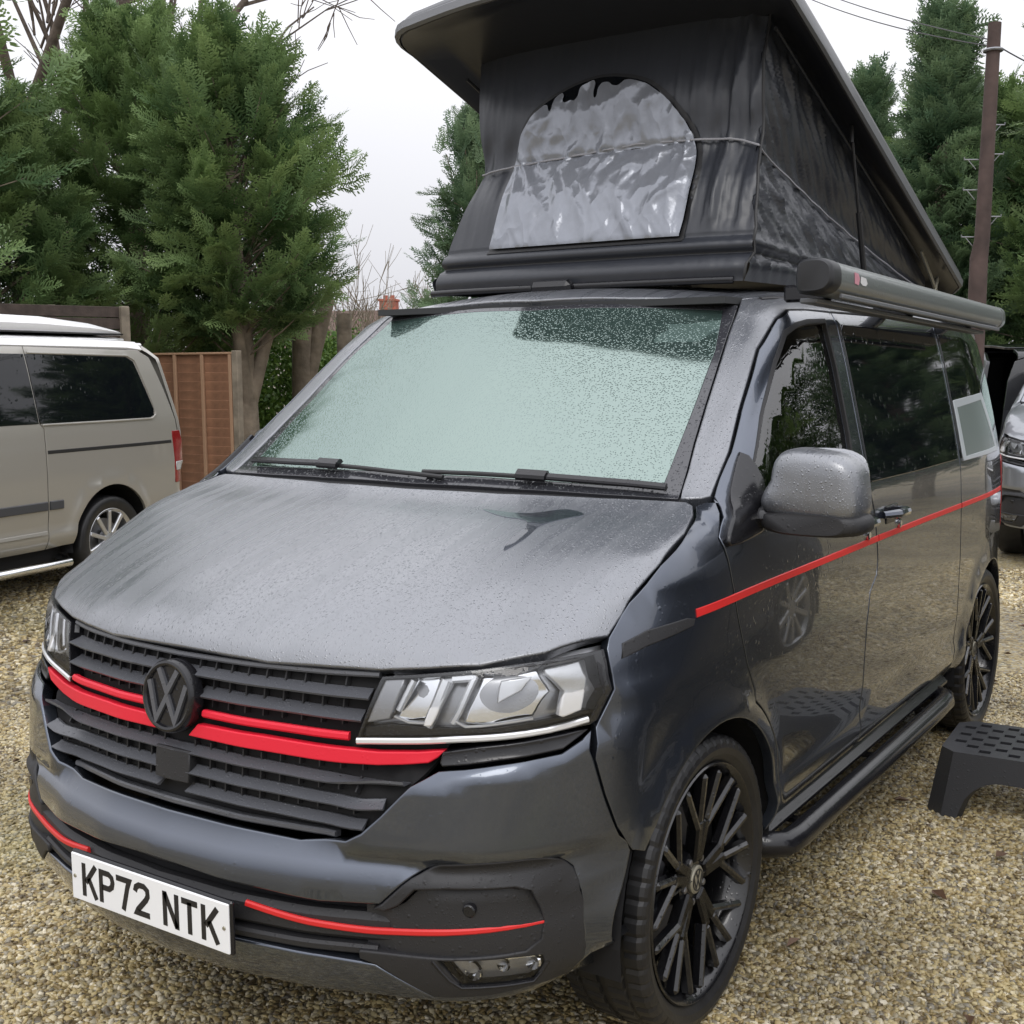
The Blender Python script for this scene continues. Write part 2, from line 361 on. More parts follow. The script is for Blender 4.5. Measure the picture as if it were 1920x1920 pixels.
class Body:
    """closed van-shaped surface: side profile, plan bow and width by height, blended with rounded corners"""
    def __init__(s, rear=4.36, rw=3.78, taper=0.07):
        e = rear; s.rw = rw; s.rear = rear; s.taper = taper
        prof = [(0.30, 0.25), (0.12, 0.262), (0.05, 0.29), (0.02, 0.335), (0.003, 0.40), (0.0, 0.46), (0.001, 0.53), (0.005, 0.567), (0.026, 0.590), (0.049, 0.620),
                (0.054, 0.66), (0.063, 0.75), (0.076, 0.88), (0.09, 0.96), (0.115, 1.012), (0.20, 1.065), (0.35, 1.12), (0.55, 1.178), (0.75, 1.228), (0.90, 1.262),
                (0.98, 1.31), (1.20, 1.506), (1.42, 1.693), (1.56, 1.794), (1.60, 1.825), (1.68, 1.85), (1.80, 1.865), (2.0, 1.88), (2.5, 1.895), (e - .86, 1.895),
                (e - .41, 1.885), (e - .21, 1.86), (e - .14, 1.78), (e - .08, 1.5), (e - .03, 1.2), (e, 0.9), (e, 0.35), (e - .06, 0.27), (2.5, 0.25)]
        P = catmull(prof, 10); s.A = P; s.B = np.roll(P, -1, 0); s.E = s.B - s.A; s.L2 = (s.E**2).sum(1)
        zz = np.linspace(.15, 2.1, 400)
        WZ = [0.15, 0.25, 0.32, 0.40, 0.455, 0.50, 0.60, 0.85, 1.05, 1.20, 1.26, 1.40, 1.60, 1.80, 1.95, 2.1]
        WX = [0.88, 0.905, 0.922, 0.937, 0.940, 0.930, 0.944, 0.952, 0.950, 0.942, 0.932, 0.905, 0.862, 0.812, 0.765, .7]
        k = np.hanning(15); k /= k.sum(); s.zz = zz; s.ww = np.convolve(np.pad(np.interp(zz, WZ, WX), 7, 'edge'), k, 'valid')
        BX = [0, .2, .4, .52, .66, .8, .95, 1.2]; BY = [0, .013, .056, .100, .150, .225, .35, .6]
        k = np.hanning(21); k /= k.sum(); xx = np.linspace(0, 1.2, 200)
        bb = np.convolve(np.pad(np.interp(xx, BX, BY), 10, mode='reflect', reflect_type='odd'), k, 'valid'); s.xx = xx; s.bb = bb - bb[0]
        # distance grid for marching
        s.gy = np.linspace(-.6, e + .6, 640); s.gz = np.linspace(-.2, 2.4, 320)
        YY, ZZ = np.meshgrid(s.gy, s.gz, indexing='ij')
        s.grid = s.sd(np.stack([YY.ravel(), ZZ.ravel()], 1), 2).reshape(YY.shape)
    def sd(s, p, dec=1):
        A, B, E, L2 = s.A, s.B, s.E, s.L2
        if dec > 1: A = A[::dec]; B = np.roll(A, -1, 0); E = B - A; L2 = (E**2).sum(1)
        out = np.empty(len(p)); ey = np.where(E[:, 1] == 0, 1e-12, E[:, 1])
        for k in range(0, len(p), 8000):
            q = p[k:k + 8000]; qx = q[:, 0:1]; qy = q[:, 1:2]
            dx = qx - A[:, 0]; dy = qy - A[:, 1]
            t = np.clip((dx * E[:, 0] + dy * E[:, 1]) / L2, 0, 1)
            m = np.sqrt(((dx - t * E[:, 0])**2 + (dy - t * E[:, 1])**2).min(1))
            c = (A[:, 1] > qy) != (B[:, 1] > qy)
            xi = A[:, 0] + (qy - A[:, 1]) / ey * E[:, 0]
            ins = ((c & (qx < xi)).sum(1) % 2) == 1
            out[k:k + 8000] = np.where(ins, -m, m)
        return out
    def sdg(s, p):
        fy = np.clip((p[:, 0] - s.gy[0]) / (s.gy[1] - s.gy[0]), 0, len(s.gy) - 1.001); fz = np.clip((p[:, 1] - s.gz[0]) / (s.gz[1] - s.gz[0]), 0, len(s.gz) - 1.001)
        i = fy.astype(int); j = fz.astype(int); u = fy - i; v = fz - j; g = s.grid
        return (g[i, j] * (1 - u) + g[i + 1, j] * u) * (1 - v) + (g[i, j + 1] * (1 - u) + g[i + 1, j + 1] * u) * v
    def G(s, P, exact=False):
        x = np.abs(P[:, 0]); y = P[:, 1]; z = P[:, 2]
        bow = np.interp(x, s.xx, s.bb)
        k = np.interp(z, [0.2, 1.03, 1.08, 1.14, 1.19, 1.24, 1.285, 1.5, 1.85], [1, 1, .92, .62, .32, .16, .30, .42, .50]) * np.clip((3.0 - y) / 1.5, 0, 1)
        # bumper wings stand proud of the centre, with a ledge under the lamps
        sm = lambda t: (lambda c: c * c * (3 - 2 * c))(np.clip(t, 0, 1))
        zl = np.interp(x, [.50, .60, .66, .76, .84, .90], [.715, .752, .760, .776, .792, .825])
        wing = 0.036 * sm((x - .40) / .12) * sm((zl + .052 - z) / .05) * sm((z - .59) / .03)
        y2 = y - bow * k + wing
        crown = np.interp(z, [0.9, 1.05, 1.25, 1.3, 1.8, 1.9], [0, .012, .010, .015, .06, .07])
        z2 = z + crown * np.minimum(x / .8, 1.2)**2
        f1 = (s.sd if exact else s.sdg)(np.stack([y2, z2], 1))
        w = np.interp(z, s.zz, s.ww) - s.taper * np.clip((y - (s.rear - .81)) / .8, 0, 1)**2 - 0.05 * np.clip((1.15 - y) / 1.15, 0, 1)**2
        f2 = (x - w) * 0.985
        for yc in (0.908, s.rw):
            d = np.hypot(y - yc, z - .36)
            f2 = f2 - 0.018 * np.exp(-((d - .405) / .05)**2)
        r = np.interp(z, [0.2, .95, 1.03, 1.12, 1.28, 1.4, 1.75, 1.85], [.22, .20, .14, .085, .075, .07, .08, .13])
        a = np.maximum(f1 + r, 0); b = np.maximum(f2 + r, 0)
        return np.minimum(np.maximum(f1, f2), -r) + np.sqrt(a * a + b * b)
    def normal(s, P, h=5e-3):
        g = np.stack([s.G(P + np.eye(3)[i] * h, True) - s.G(P - np.eye(3)[i] * h, True) for i in range(3)], 1)
        return g / np.linalg.norm(g, axis=1, keepdims=True)
    def cast(s, O, D, off=0.0, tmax=12.):
        n = len(O); t = np.zeros(n); live = np.ones(n, bool)
        for i in range(220):
            idx = np.nonzero(live)[0]
            if len(idx) == 0: break
            g = s.G(O[idx] + D[idx] * t[idx, None]) - off
            t[idx] += g * 0.72
            live[idx] = (np.abs(g) > 3e-5) & (t[idx] < tmax)
        P = O + D * t[:, None]
        P[t >= tmax] = np.nan
        return P
BODY = Body()
def frame(axis):
    a, b = R(axis[0]), R(axis[1])
    e = np.array([math.cos(a), math.sin(a), 0.]); h = np.array([-math.sin(a), math.cos(a), 0.])
    D = h * math.cos(b) + np.array([0, 0, -math.sin(b)]); U = h * math.sin(b) + np.array([0, 0, math.cos(b)])
    return e, U, D
def to2(pts, axis):
    e, U, D = frame(axis); out = []
    for p in pts:
        if len(p) == 3: out.append((np.dot(p, e), np.dot(p, U)))
        else: out.append(tuple(p))
    return np.array(out)
def inpoly(q, poly):
    A = poly; B = np.roll(poly, -1, 0); y = q[:, 1:2]; c = (A[:, 1] > y) != (B[:, 1] > y)
    dy = np.where(B[:, 1] == A[:, 1], 1e-12, B[:, 1] - A[:, 1])
    xi = A[:, 0] + (y - A[:, 1]) / dy * (B[:, 0] - A[:, 0])
    return ((c & (q[:, 0:1] < xi)).sum(1) % 2) == 1
def pdist(q, poly):
    A = poly; E = np.roll(poly, -1, 0) - A; L2 = (E**2).sum(1) + 1e-12; out = np.empty(len(q))
    for k in range(0, len(q), 5000):
        d = q[k:k + 5000, None, :] - A[None]; t = np.clip((d * E).sum(2) / L2, 0, 1); d = d - t[..., None] * E
        out[k:k + 5000] = np.sqrt((d**2).sum(2).min(1))
    return out
def area2(P): return 0.5 * np.sum(P[:, 0] * np.roll(P[:, 1], -1) - np.roll(P[:, 0], -1) * P[:, 1])
def densify(P, step):
    out = []
    for a, b in zip(P, np.roll(P, -1, 0)):
        L = np.linalg.norm(b - a)
        if L < 1e-6: continue
        n = max(1, int(math.ceil(L / step)))
        for k in range(n): out.append(a + (b - a) * k / n)
    return np.array(out)
def bisect_out(P):
    """outward unit bisector with mitre factor for a ccw loop"""
    d1 = P - np.roll(P, 1, 0); d2 = np.roll(P, -1, 0) - P
    d1 /= np.linalg.norm(d1, axis=1, keepdims=True) + 1e-12; d2 /= np.linalg.norm(d2, axis=1, keepdims=True) + 1e-12
    n1 = np.stack([d1[:, 1], -d1[:, 0]], 1); n2 = np.stack([d2[:, 1], -d2[:, 0]], 1)
    nn = n1 + n2; nn /= np.linalg.norm(nn, axis=1, keepdims=True) + 1e-12
    return nn, 1 / np.clip((nn * n1).sum(1), 0.6, 1)
def panel_data(poly, axis, off=0.0, r=0.004, depth=0.02, grid=0.05, smooth=False, holes=(), body=None, bulge=None):
    body = body or BODY
    e, U, D = frame(axis); loops = []
    for k, lp in enumerate([poly] + list(holes)):
        P = to2(lp, axis)
        if smooth: P = catmull(P, 6)
        P = densify(P, min(grid, 0.04))
        if (area2(P) < 0) != (k > 0): P = P[::-1]
        nn, mi = bisect_out(P)
        # on surfaces that turn away from the axis a small step in the plane is a long one on the body
        B3 = body.cast(P[:, 0:1] * e + P[:, 1:2] * U - 6 * D, np.tile(D, (len(P), 1)), off); okb = ~np.isnan(B3[:, 0]); Nn = np.tile(-D, (len(P), 1)); Nn[okb] = body.normal(B3[okb])
        v3 = nn[:, 0:1] * e + nn[:, 1:2] * U; den = (Nn @ D); den = np.where(np.abs(den) < .12, -.12, den); kk = -(v3 * Nn).sum(1) / den
        mi = mi / np.sqrt(1 + kk**2)
        # holes run clockwise so that their bisector points into the hole: away from the sheet, like the rim's
        loops.append((P - nn * (r * mi)[:, None], nn))
    outer = loops[0][0]
    lo, hi = outer.min(0), outer.max(0); xs = np.arange(lo[0], hi[0], grid); ys = np.arange(lo[1], hi[1], grid * .87)
    q = np.array([(x + (grid / 2 if j % 2 else 0), y) for j, y in enumerate(ys) for x in xs]).reshape(-1, 2)
    if len(q):
        keep = inpoly(q, outer) & (pdist(q, outer) > grid * .55)
        for h in loops[1:]: keep &= ~inpoly(q, h[0]) & (pdist(q, h[0]) > grid * .55)
        q = q[keep]
    V2 = np.concatenate([l[0] for l in loops] + ([q] if len(q) else []))
    edges = []; o = 0
    for l in loops:
        n = len(l[0]); edges += [(o + i, o + (i + 1) % n) for i in range(n)]; o += n
    vs, _, fs, _, _, _ = delaunay_2d_cdt([Vector(v) for v in V2], edges, [], 0, 1e-7)
    vs = np.array([tuple(v) for v in vs]); fs = np.array([f for f in fs if len(f) == 3])
    cen = vs[fs].mean(1); keep = inpoly(cen, outer)
    for h in loops[1:]: keep &= ~inpoly(cen, h[0])
    fs = fs[keep]
    allp = vs; nb = [len(l[0]) for l in loops]
    O = allp[:, 0:1] * e + allp[:, 1:2] * U - 6 * D
    P3 = body.cast(O, np.tile(D, (len(O), 1)), off)
    bad = np.isnan(P3[:, 0])
    if bad.any():
        good = np.nonzero(~bad)[0]
        for i in np.nonzero(bad)[0]:
            j = good[np.argmin(((allp[good] - allp[i])**2).sum(1))]; P3[i] = P3[j] + (allp[i, 0] - allp[j, 0]) * e + (allp[i, 1] - allp[j, 1]) * U
    N3 = body.normal(P3)
    if bulge is not None: P3 = P3 + N3 * bulge(vs)[:, None]
    V = [P3]; N = [N3]; F = [tuple(f) for f in fs]
    # orient faces with the surface
    f0 = fs; fn = np.cross(P3[f0[:, 1]] - P3[f0[:, 0]], P3[f0[:, 2]] - P3[f0[:, 0]])
    fl = (fn * N3[f0[:, 0]]).sum(1) < 0
    F = [tuple(f[::-1]) if b else tuple(f) for f, b in zip(f0, fl)]
    cnt = len(P3); o = 0
    for l, n in zip(loops, nb):
        # match loop points to cdt output (same order for input points)
        ids = np.arange(o, o + n); o += n
        Pb = P3[ids]; Nb = N3[ids]
        out3 = l[1][:, 0:1] * e + l[1][:, 1:2] * U
        dn = (Nb @ D); dn = np.where(np.abs(dn) < .12, -.12, dn); out3 = out3 - ((out3 * Nb).sum(1) / dn)[:, None] * D
        ln = np.linalg.norm(out3, axis=1, keepdims=True); out3 = out3 / np.maximum(ln, 1e-6)
        prev = ids
        for th in (40, 90):
            a = R(th); V.append(Pb + out3 * (r * math.sin(a)) - Nb * (r * (1 - math.cos(a)))); N.append(Nb * math.cos(a) + out3 * math.sin(a))
            cur = np.arange(cnt, cnt + n); cnt += n
            F += [(prev[i], cur[i], cur[(i + 1) % n], prev[(i + 1) % n]) for i in range(n)]; prev = cur
        V.append(V[-1] - Nb * depth); N.append(out3); cur = np.arange(cnt, cnt + n); cnt += n
        F += [(prev[i], cur[i], cur[(i + 1) % n], prev[(i + 1) % n]) for i in range(n)]
    return np.concatenate(V), F, np.concatenate(N)
def panel(name, poly, axis, mat, parent, mirror=False, both=False, **kw):
    V, F, N = panel_data(poly, axis, **kw); res = []
    if not mirror: res.append(mesh_obj(name, V, F, mat, parent, N))
    if mirror or both:
        mm = np.array([-1, 1, 1.]); res.append(mesh_obj(name, V * mm, [f[::-1] for f in F], mat, parent if not isinstance(parent, tuple) else parent, N * mm))
    return res
def sym(half):
    """close a half outline (x>=0, both ends on x=0 or not) by its mirror image"""
    return [tuple(p) for p in half] + [(-p[0],) + tuple(p[1:]) for p in half[::-1] if abs(p[0]) > 1e-6]
def strip_data(pts, axis, width, thick, off=0.0, step=0.025, tilt=0.0, body=None, smooth=True, taper=None):
    """bar that follows the body: width across, thick out; pts in 2-D or 3-D"""
    body = body or BODY; e, U, D = frame(axis); P = to2(pts, axis)
    if smooth and len(P) > 2: P = catmull(P, 6, closed=False)
    d = np.linalg.norm(np.diff(P, axis=0), axis=1); L = np.concatenate([[0], np.cumsum(d)])
    n = max(2, int(L[-1] / step) + 1); u = np.linspace(0, L[-1], n)
    Q = np.stack([np.interp(u, L, P[:, 0]), np.interp(u, L, P[:, 1])], 1)
    O = Q[:, 0:1] * e + Q[:, 1:2] * U - 6 * D
    P3 = body.cast(O, np.tile(D, (n, 1)), off); N3 = body.normal(P3)
    T = np.gradient(P3, axis=0); T /= np.linalg.norm(T, axis=1, keepdims=True)
    Bn = np.cross(N3, T); Bn /= np.linalg.norm(Bn, axis=1, keepdims=True)
    w = width / 2 * (np.ones(n) if taper is None else np.interp(np.linspace(0, 1, n), np.linspace(0, 1, len(taper)), taper)); b = min(thick * .4, width * .25)
    prof = [(-1, 0, 0, -thick), (-1, 0, 0, -b), (-1, b, 0, 0), (1, -b, 0, 0), (1, 0, 0, -b), (1, 0, 0, -thick)]
    V = []
    for sg, ins, _, o in prof:
        wid = (sg * w + ins)
        V.append(P3 + Bn * wid[:, None] + N3 * (o + tilt * sg * w)[:, None])
    V = np.stack(V, 1); m = len(prof)
    F = [(i * m + j, i * m + j + 1, (i + 1) * m + j + 1, (i + 1) * m + j) for i in range(n - 1) for j in range(m - 1)]
    F += [tuple(range(m)), tuple((n - 1) * m + j for j in range(m))[::-1]]
    V = V.reshape(-1, 3)
    # outward check
    f = F[((n - 1) // 2) * (m - 1) + 2]; fn = np.cross(V[f[1]] - V[f[0]], V[f[2]] - V[f[0]])
    if np.dot(fn, N3[(n - 1) // 2]) < 0: F = [g[::-1] for g in F]
    return V, F
def strip(name, pts, axis, mat, parent, width, thick, mirror=False, both=False, **kw):
    V, F = strip_data(pts, axis, width, thick, **kw); res = []
    if not mirror:
        o = mesh_obj(name, V, F, mat, parent); o.data.set_sharp_from_angle(angle=R(35)); res.append(o)
    if mirror or both:
        o = mesh_obj(name, V * np.array([-1, 1, 1.]), [f[::-1] for f in F], mat, parent); o.data.set_sharp_from_angle(angle=R(35)); res.append(o)
    return res
def surf(p2, axis, off=0.0, body=None):
    e, U, D = frame(axis); P = to2(p2, axis); O = P[:, 0:1] * e + P[:, 1:2] * U - 6 * D
    Q = (body or BODY).cast(O, np.tile(D, (len(O), 1)), off); return Q, (body or BODY).normal(Q)
# ------------------------------------------------------------------ the grey camper van
FR, TOPF, SIDE = (0, 0), (0, 45), (90, 0)
def circ(r, a0, a1, n, yc=0.908, zc=0.36):
    return [(yc + r * math.cos(R(a0 + (a1 - a0) * k / n)), zc + r * math.sin(R(a0 + (a1 - a0) * k / n))) for k in range(n + 1)]
van = tag(empty('camper_van'), 'dark grey pop top camper van with red grille stripes and plate KP72 NTK', 'camper van')
P = MT['paint']
def glue(objs, parent, keep=True):
    for o in objs: o.parent = parent
    return objs
# --- bonnet
hood_half = [(0, .101, .992), (.15, .108, .989), (.254, .121, .984), (.40, .158, .985), (.508, .195, .985), (.60, .236, .990), (.701, .283, 1.003), (.80, .375, 1.022), (.874, .512, 1.040),
             (.877, .596, 1.101), (.888, .724, 1.167), (.882, .863, 1.222), (.858, .955, 1.256), (.834, 1.005, 1.272), (.812, 1.018, 1.276),
             (.742, 1.006, 1.278), (.60, .982, 1.279), (.30, .944, 1.280), (0, .932, 1.278)]
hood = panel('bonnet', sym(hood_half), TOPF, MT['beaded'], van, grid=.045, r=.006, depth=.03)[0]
HE = surf(hood_half[8:14], TOPF)[0]
panel('reflection_patch', [(0.315, 0.847, 1.245), (0.408, 0.844, 1.242), (0.465, 0.856, 1.243), (0.531, 0.902, 1.252), (0.598, 0.881, 1.245), (0.561, 0.828, 1.235), (0.536, 0.78, 1.225), (0.543, 0.697, 1.203), (0.531, 0.625, 1.183), (0.508, 0.693, 1.204), (0.507, 0.754, 1.22), (0.478, 0.798, 1.231), (0.398, 0.809, 1.236)], TOPF, P, hood, off=.0012, r=.0006, depth=.0008, grid=.03, smooth=True)  # dark reflection drawn as a smooth, darker film panel on the bonnet
# --- windscreen, frit border and cowl
ws_in = [(0, .985, 1.314), (.35, 1.0, 1.312), (.60, 1.022, 1.312), (.728, 1.046, 1.303), (.715, 1.15, 1.387), (.702, 1.26, 1.475), (.688, 1.37, 1.564), (.672, 1.486, 1.656), (.626, 1.640, 1.772), (.33, 1.588, 1.784), (0, 1.555, 1.787)]
ws_out = [(0, .955, 1.29), (.35, .972, 1.289), (.60, .995, 1.289), (.784, 1.024, 1.283), (.766, 1.11, 1.347), (.747, 1.191, 1.411), (.724, 1.31, 1.508), (.707, 1.410, 1.589), (.681, 1.55, 1.695), (.660, 1.672, 1.790), (.374, 1.602, 1.798), (0, 1.571, 1.801)]
wsp = panel('windscreen', sym(ws_in), TOPF, MT['screen'], van, off=-.004, r=.001, depth=.004, grid=.05)[0]
panel('windscreen_border', sym(ws_out), TOPF, MT['frit'], van, off=-.004, r=.002, depth=.012, grid=.05, holes=[sym(ws_in)])
panel('cowl', sym([(0, .922, 1.276), (.3, .935, 1.276), (.6, .972, 1.276), (.805, 1.012, 1.274), (.795, 1.04, 1.295), (.6, 1.006, 1.298), (.35, .982, 1.298), (0, .965, 1.298)]), TOPF, MT['matt'], van, off=-.016, r=.002, depth=.02, grid=.03)
# wipers
for pts, blade in (([(.75, 1.040, 1.300), (.60, 1.020, 1.310), (.42, 1.005, 1.313), (.20, .990, 1.316), (.02, .982, 1.316)], .30),
                   ([(.10, .972, 1.303), (-.10, .980, 1.312), (-.30, .998, 1.318), (-.52, 1.02, 1.320), (-.71, 1.05, 1.316)], .30)):
    w = strip('wiper', pts, TOPF, MT['gasket'], van, .013, .008, off=.016)[0]
    V, F = strip_data(pts[:3] if pts[0][0] > .5 else pts[2:5], TOPF, .022, .010, off=.024)
    mesh_obj('wiper_arm', V, F, MT['black'], w, smooth=False)
    V, F = strip_data([pts[2], tuple((np.array(pts[2]) * .6 + np.array(pts[3]) * .4))], TOPF, .034, .016, off=.030)
    mesh_obj('wiper_pivot', V, F, MT['black'], w, smooth=False)
# --- roof and pillars
panel('roof', sym([(0, 1.592), (.33, 1.628), (.55, 1.668), (.648, 1.712), (.69, 1.80), (.715, 1.95), (.725, 2.3), (.722, 3.4), (.70, 3.9), (.60, 4.06), (0, 4.12)]), (0, 89.9), P, van, off=0, grid=.08, r=.006, depth=.02) if False else None
roof_h = [(0, 1.590, 1.82), (.33, 1.624, 1.82), (.55, 1.672, 1.82), (.650, 1.718, 1.815), (.690, 1.80, 1.825), (.712, 1.95, 1.83), (.722, 2.3, 1.835), (.722, 3.3, 1.835), (.70, 3.8, 1.83), (.60, 4.0, 1.84), (0, 4.06, 1.86)]
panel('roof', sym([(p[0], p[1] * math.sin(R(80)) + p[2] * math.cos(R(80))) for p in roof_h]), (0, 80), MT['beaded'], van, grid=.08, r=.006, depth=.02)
rail = [(.748, 1.112, 1.272), (.741, 1.20, 1.362), (.728, 1.32, 1.474), (.707, 1.447, 1.585), (.682, 1.60, 1.731), (.669, 1.678, 1.795), (.660, 1.712, 1.812), (.698, 1.80, 1.822), (.720, 1.95, 1.828), (.730, 2.3, 1.832), (.730, 3.3, 1.832), (.708, 3.8, 1.83), (.66, 4.0, 1.80),
        (.76, 3.98, 1.74), (.815, 3.5, 1.775), (.822, 2.6, 1.782), (.820, 2.05, 1.780), (.808, 1.85, 1.780), (.790, 1.745, 1.778), (.768, 1.665, 1.748), (.768, 1.56, 1.655), (.792, 1.384, 1.495), (.814, 1.272, 1.386), (.862, 1.088, 1.200), (.80, 1.082, 1.245)]
we = surf(ws_out[3:10], TOPF)[0]
rail = [tuple(p + np.array([.005, 0, 0])) for p in we] + [(.660, 1.712, 1.812), (.698, 1.80, 1.822), (.720, 1.95, 1.828), (.730, 2.3, 1.832), (.730, 3.3, 1.832), (.708, 3.8, 1.83), (.66, 4.0, 1.80)]
rail += [tuple(surf([q], SIDE)[0][0]) for q in [(3.97, 1.712), (3.86, 1.746), (3.6, 1.763), (3.215, 1.771), (2.6, 1.779), (2.053, 1.776), (1.86, 1.778), (1.749, 1.7735), (1.6665, 1.7445), (1.5285, 1.6570), (1.3235, 1.4930), (1.1975, 1.3920), (1.0585, 1.2900)]] + [(.84, 1.042, 1.286)]
for sgn in (0, 1):
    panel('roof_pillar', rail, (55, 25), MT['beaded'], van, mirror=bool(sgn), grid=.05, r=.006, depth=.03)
# drip gutter along the roof edge
strip('roof_gutter', [(.700, 1.76, 1.822), (.727, 1.95, 1.824), (.737, 2.4, 1.826), (.737, 3.3, 1.826), (.715, 3.85, 1.82)], (55, 45), MT['gasket'], van, .016, .012, off=.004, both=True)
# --- wings
arch_f = circ(.405, 0, 180, 30)
wing = [(.870, .549, 1.034), (.866, .60, 1.060), (.857, .66, 1.086), (.846, .824, 1.138), (.824, .96, 1.178), (.811, 1.03, 1.207), (.806, 1.072, 1.236), (.860, 1.080, 1.193)]
wing = [tuple(p + np.array([.002, 0, -.002])) for p in HE] + [(.842, 1.034, 1.276), (.884, 1.044, 1.276)]
wing2 = to2(wing, (65, 0)).tolist()
def s65(y, z): return surf([(y, z)], SIDE)[0][0]
w_edge = [s65(y, z) for y, z in [(1.048, 1.280), (.955, 1.200), (.982, 1.12), (1.022, 1.0), (1.082, .87), (1.135, .79)] + circ(.460, 60, 0, 10) + [(1.368, .345), (1.313, .345)] + circ(.405, 0, 150, 26)]
w_front = [tuple(p + np.array([.002, .003, 0])) for p in surf([(.926, .575), (.915, .64), (.903, .72), (.892, .80), (.882, .862), (.886, .876), (.900, .935), (.887, .992), (.878, 1.018)], FR)[0]]
wing_poly = wing + [tuple(p) for p in w_edge] + w_front[0:]
for sgn in (0, 1):
    panel('front_wing', wing_poly, (68, 0), P, van, mirror=bool(sgn), grid=.04, r=.003, depth=.025)
# --- doors
b_seam = [(2.053, 1.772), (2.056, 1.60), (2.060, 1.40), (2.070, 1.24), (2.120, 1.137), (2.150, .985), (2.140, .94), (2.075, .895), (2.055, .80), (2.052, .66), (2.062, .49), (2.068, .345)]
door_poly = [(.961, 1.204), (1.060, 1.288), (1.199, 1.390), (1.325, 1.491), (1.530, 1.655), (1.668, 1.742), (1.75, 1.770), (1.86, 1.774)] + b_seam + [(1.374, .345)] + circ(.466, 0, 60, 10) + [(1.141, .79), (1.088, .87), (1.028, 1.0), (.988, 1.12)]
dglass = [(1.215, 1.262), (1.215, 1.350), (1.360, 1.478), (1.535, 1.618), (1.650, 1.698), (1.72, 1.722), (1.80, 1.732), (1.950, 1.738), (1.962, 1.60), (1.965, 1.40), (1.955, 1.256)]
for sgn in (0, 1):
    d = panel('front_door', door_poly, SIDE, P, van, mirror=bool(sgn), grid=.05, r=.003, depth=.03, holes=[dglass])[0]
    panel('door_window', [((y - 1.6) * 1.004 + 1.6, (z - 1.5) * 1.006 + 1.5) for y, z in dglass], SIDE, MT['doorglass'], d, mirror=bool(sgn), off=-.012, r=.001, depth=.004, grid=.08)
    ring = [((y - 1.62) * 1.035 + 1.62, (z - 1.49) * 1.05 + 1.492) for y, z in dglass]
    panel('window_seal', ring, SIDE, MT['gasket'], d, mirror=bool(sgn), off=.002, r=.002, depth=.01, grid=.05, holes=[[((y - 1.62) * .995 + 1.62, (z - 1.49) * .99 + 1.49) for y, z in dglass]])
def shift(pts, dy): return [(y + dy, z) for y, z in pts]
slide_poly = shift(b_seam, .006) + [(3.262, .345), (3.268, .50), (3.245, .80), (3.238, 1.0), (3.238, 1.228), (3.225, 1.60), (3.215, 1.766), (2.6, 1.774)]
sglass = [(2.092, 1.24), (2.086, 1.40), (2.080, 1.60), (2.080, 1.715), (2.11, 1.738), (3.16, 1.733), (3.190, 1.70), (3.196, 1.60), (3.205, 1.40), (3.206, 1.238), (2.6, 1.236)]
qglass = [(3.262, 1.238), (3.255, 1.60), (3.252, 1.728), (3.60, 1.722), (3.74, 1.70), (3.80, 1.62), (3.86, 1.42), (3.89, 1.245)]
arch_r = circ(.405, 180, 0, 30, 3.78)
rear_end = [(4.23, .36)] 
quarter = [(3.268, .345), (3.274, .50), (3.251, .80), (3.244, 1.0), (3.244, 1.228), (3.231, 1.60), (3.221, 1.766), (3.6, 1.758), (3.86, 1.74), (3.99, 1.70), (4.07, 1.5), (4.12, 1.2), (4.15, .9), (4.185, .6), (4.19, .345)] + circ(.405, 0, 180, 30, 3.78)[:] + [(3.375, .345)]
handle_m = MB()
for sgn in (0, 1):
    o = panel('sliding_door' if not sgn else 'side_panel', slide_poly, SIDE, P, van, mirror=bool(sgn), grid=.06, r=.003, depth=.03)[0]
    panel('side_window', sglass, SIDE, MT['privacy'], o, mirror=bool(sgn), off=.003, r=.004, depth=.008, grid=.08)
    o = panel('rear_quarter', quarter, SIDE, P, van, mirror=bool(sgn), grid=.05, r=.003, depth=.03)[0]
    panel('quarter_window', qglass, SIDE, MT['privacy'], o, mirror=bool(sgn), off=.003, r=.004, depth=.008, grid=.08)
    # pale frame and grey-green pane over the quarter window
    fo = [(3.284, 1.226), (3.272, 1.468), (3.80, 1.488), (3.99, 1.226)]
    fi = [(3.335, 1.245), (3.315, 1.436), (3.758, 1.456), (3.925, 1.250)]
    f_ = panel('quarter_frame', fo, SIDE, MT['whiteframe'], o, mirror=bool(sgn), off=.006, r=.004, depth=.006, grid=.05, holes=[fi])[0]
    panel('quarter_pane', [((y - 3.6) * 1.01 + 3.6, (z - 1.36) * 1.02 + 1.36) for y, z in fi], SIDE, MT['pane'], o, mirror=bool(sgn), off=.0045, r=.001, depth=.003, grid=.08)
    panel('tail_lamp', [(4.17, .80), (4.17, 1.20), (4.24, 1.18), (4.26, .80)], SIDE, MT['taillamp'], van, mirror=bool(sgn), off=.002, r=.006, depth=.02, grid=.05)
panel('tailgate', sym([(0, .45), (.80, .45), (.82, .8), (.80, 1.2), (.70, 1.70), (.55, 1.80), (0, 1.82)]), (180, 0), P, van, off=0, r=.008, depth=.03, grid=.1)
panel('rear_corner', [(4.12, 1.21), (4.075, 1.5), (3.995, 1.70), (3.97, 1.76)] + [], SIDE, P, van, r=.001, grid=.05) if False else None
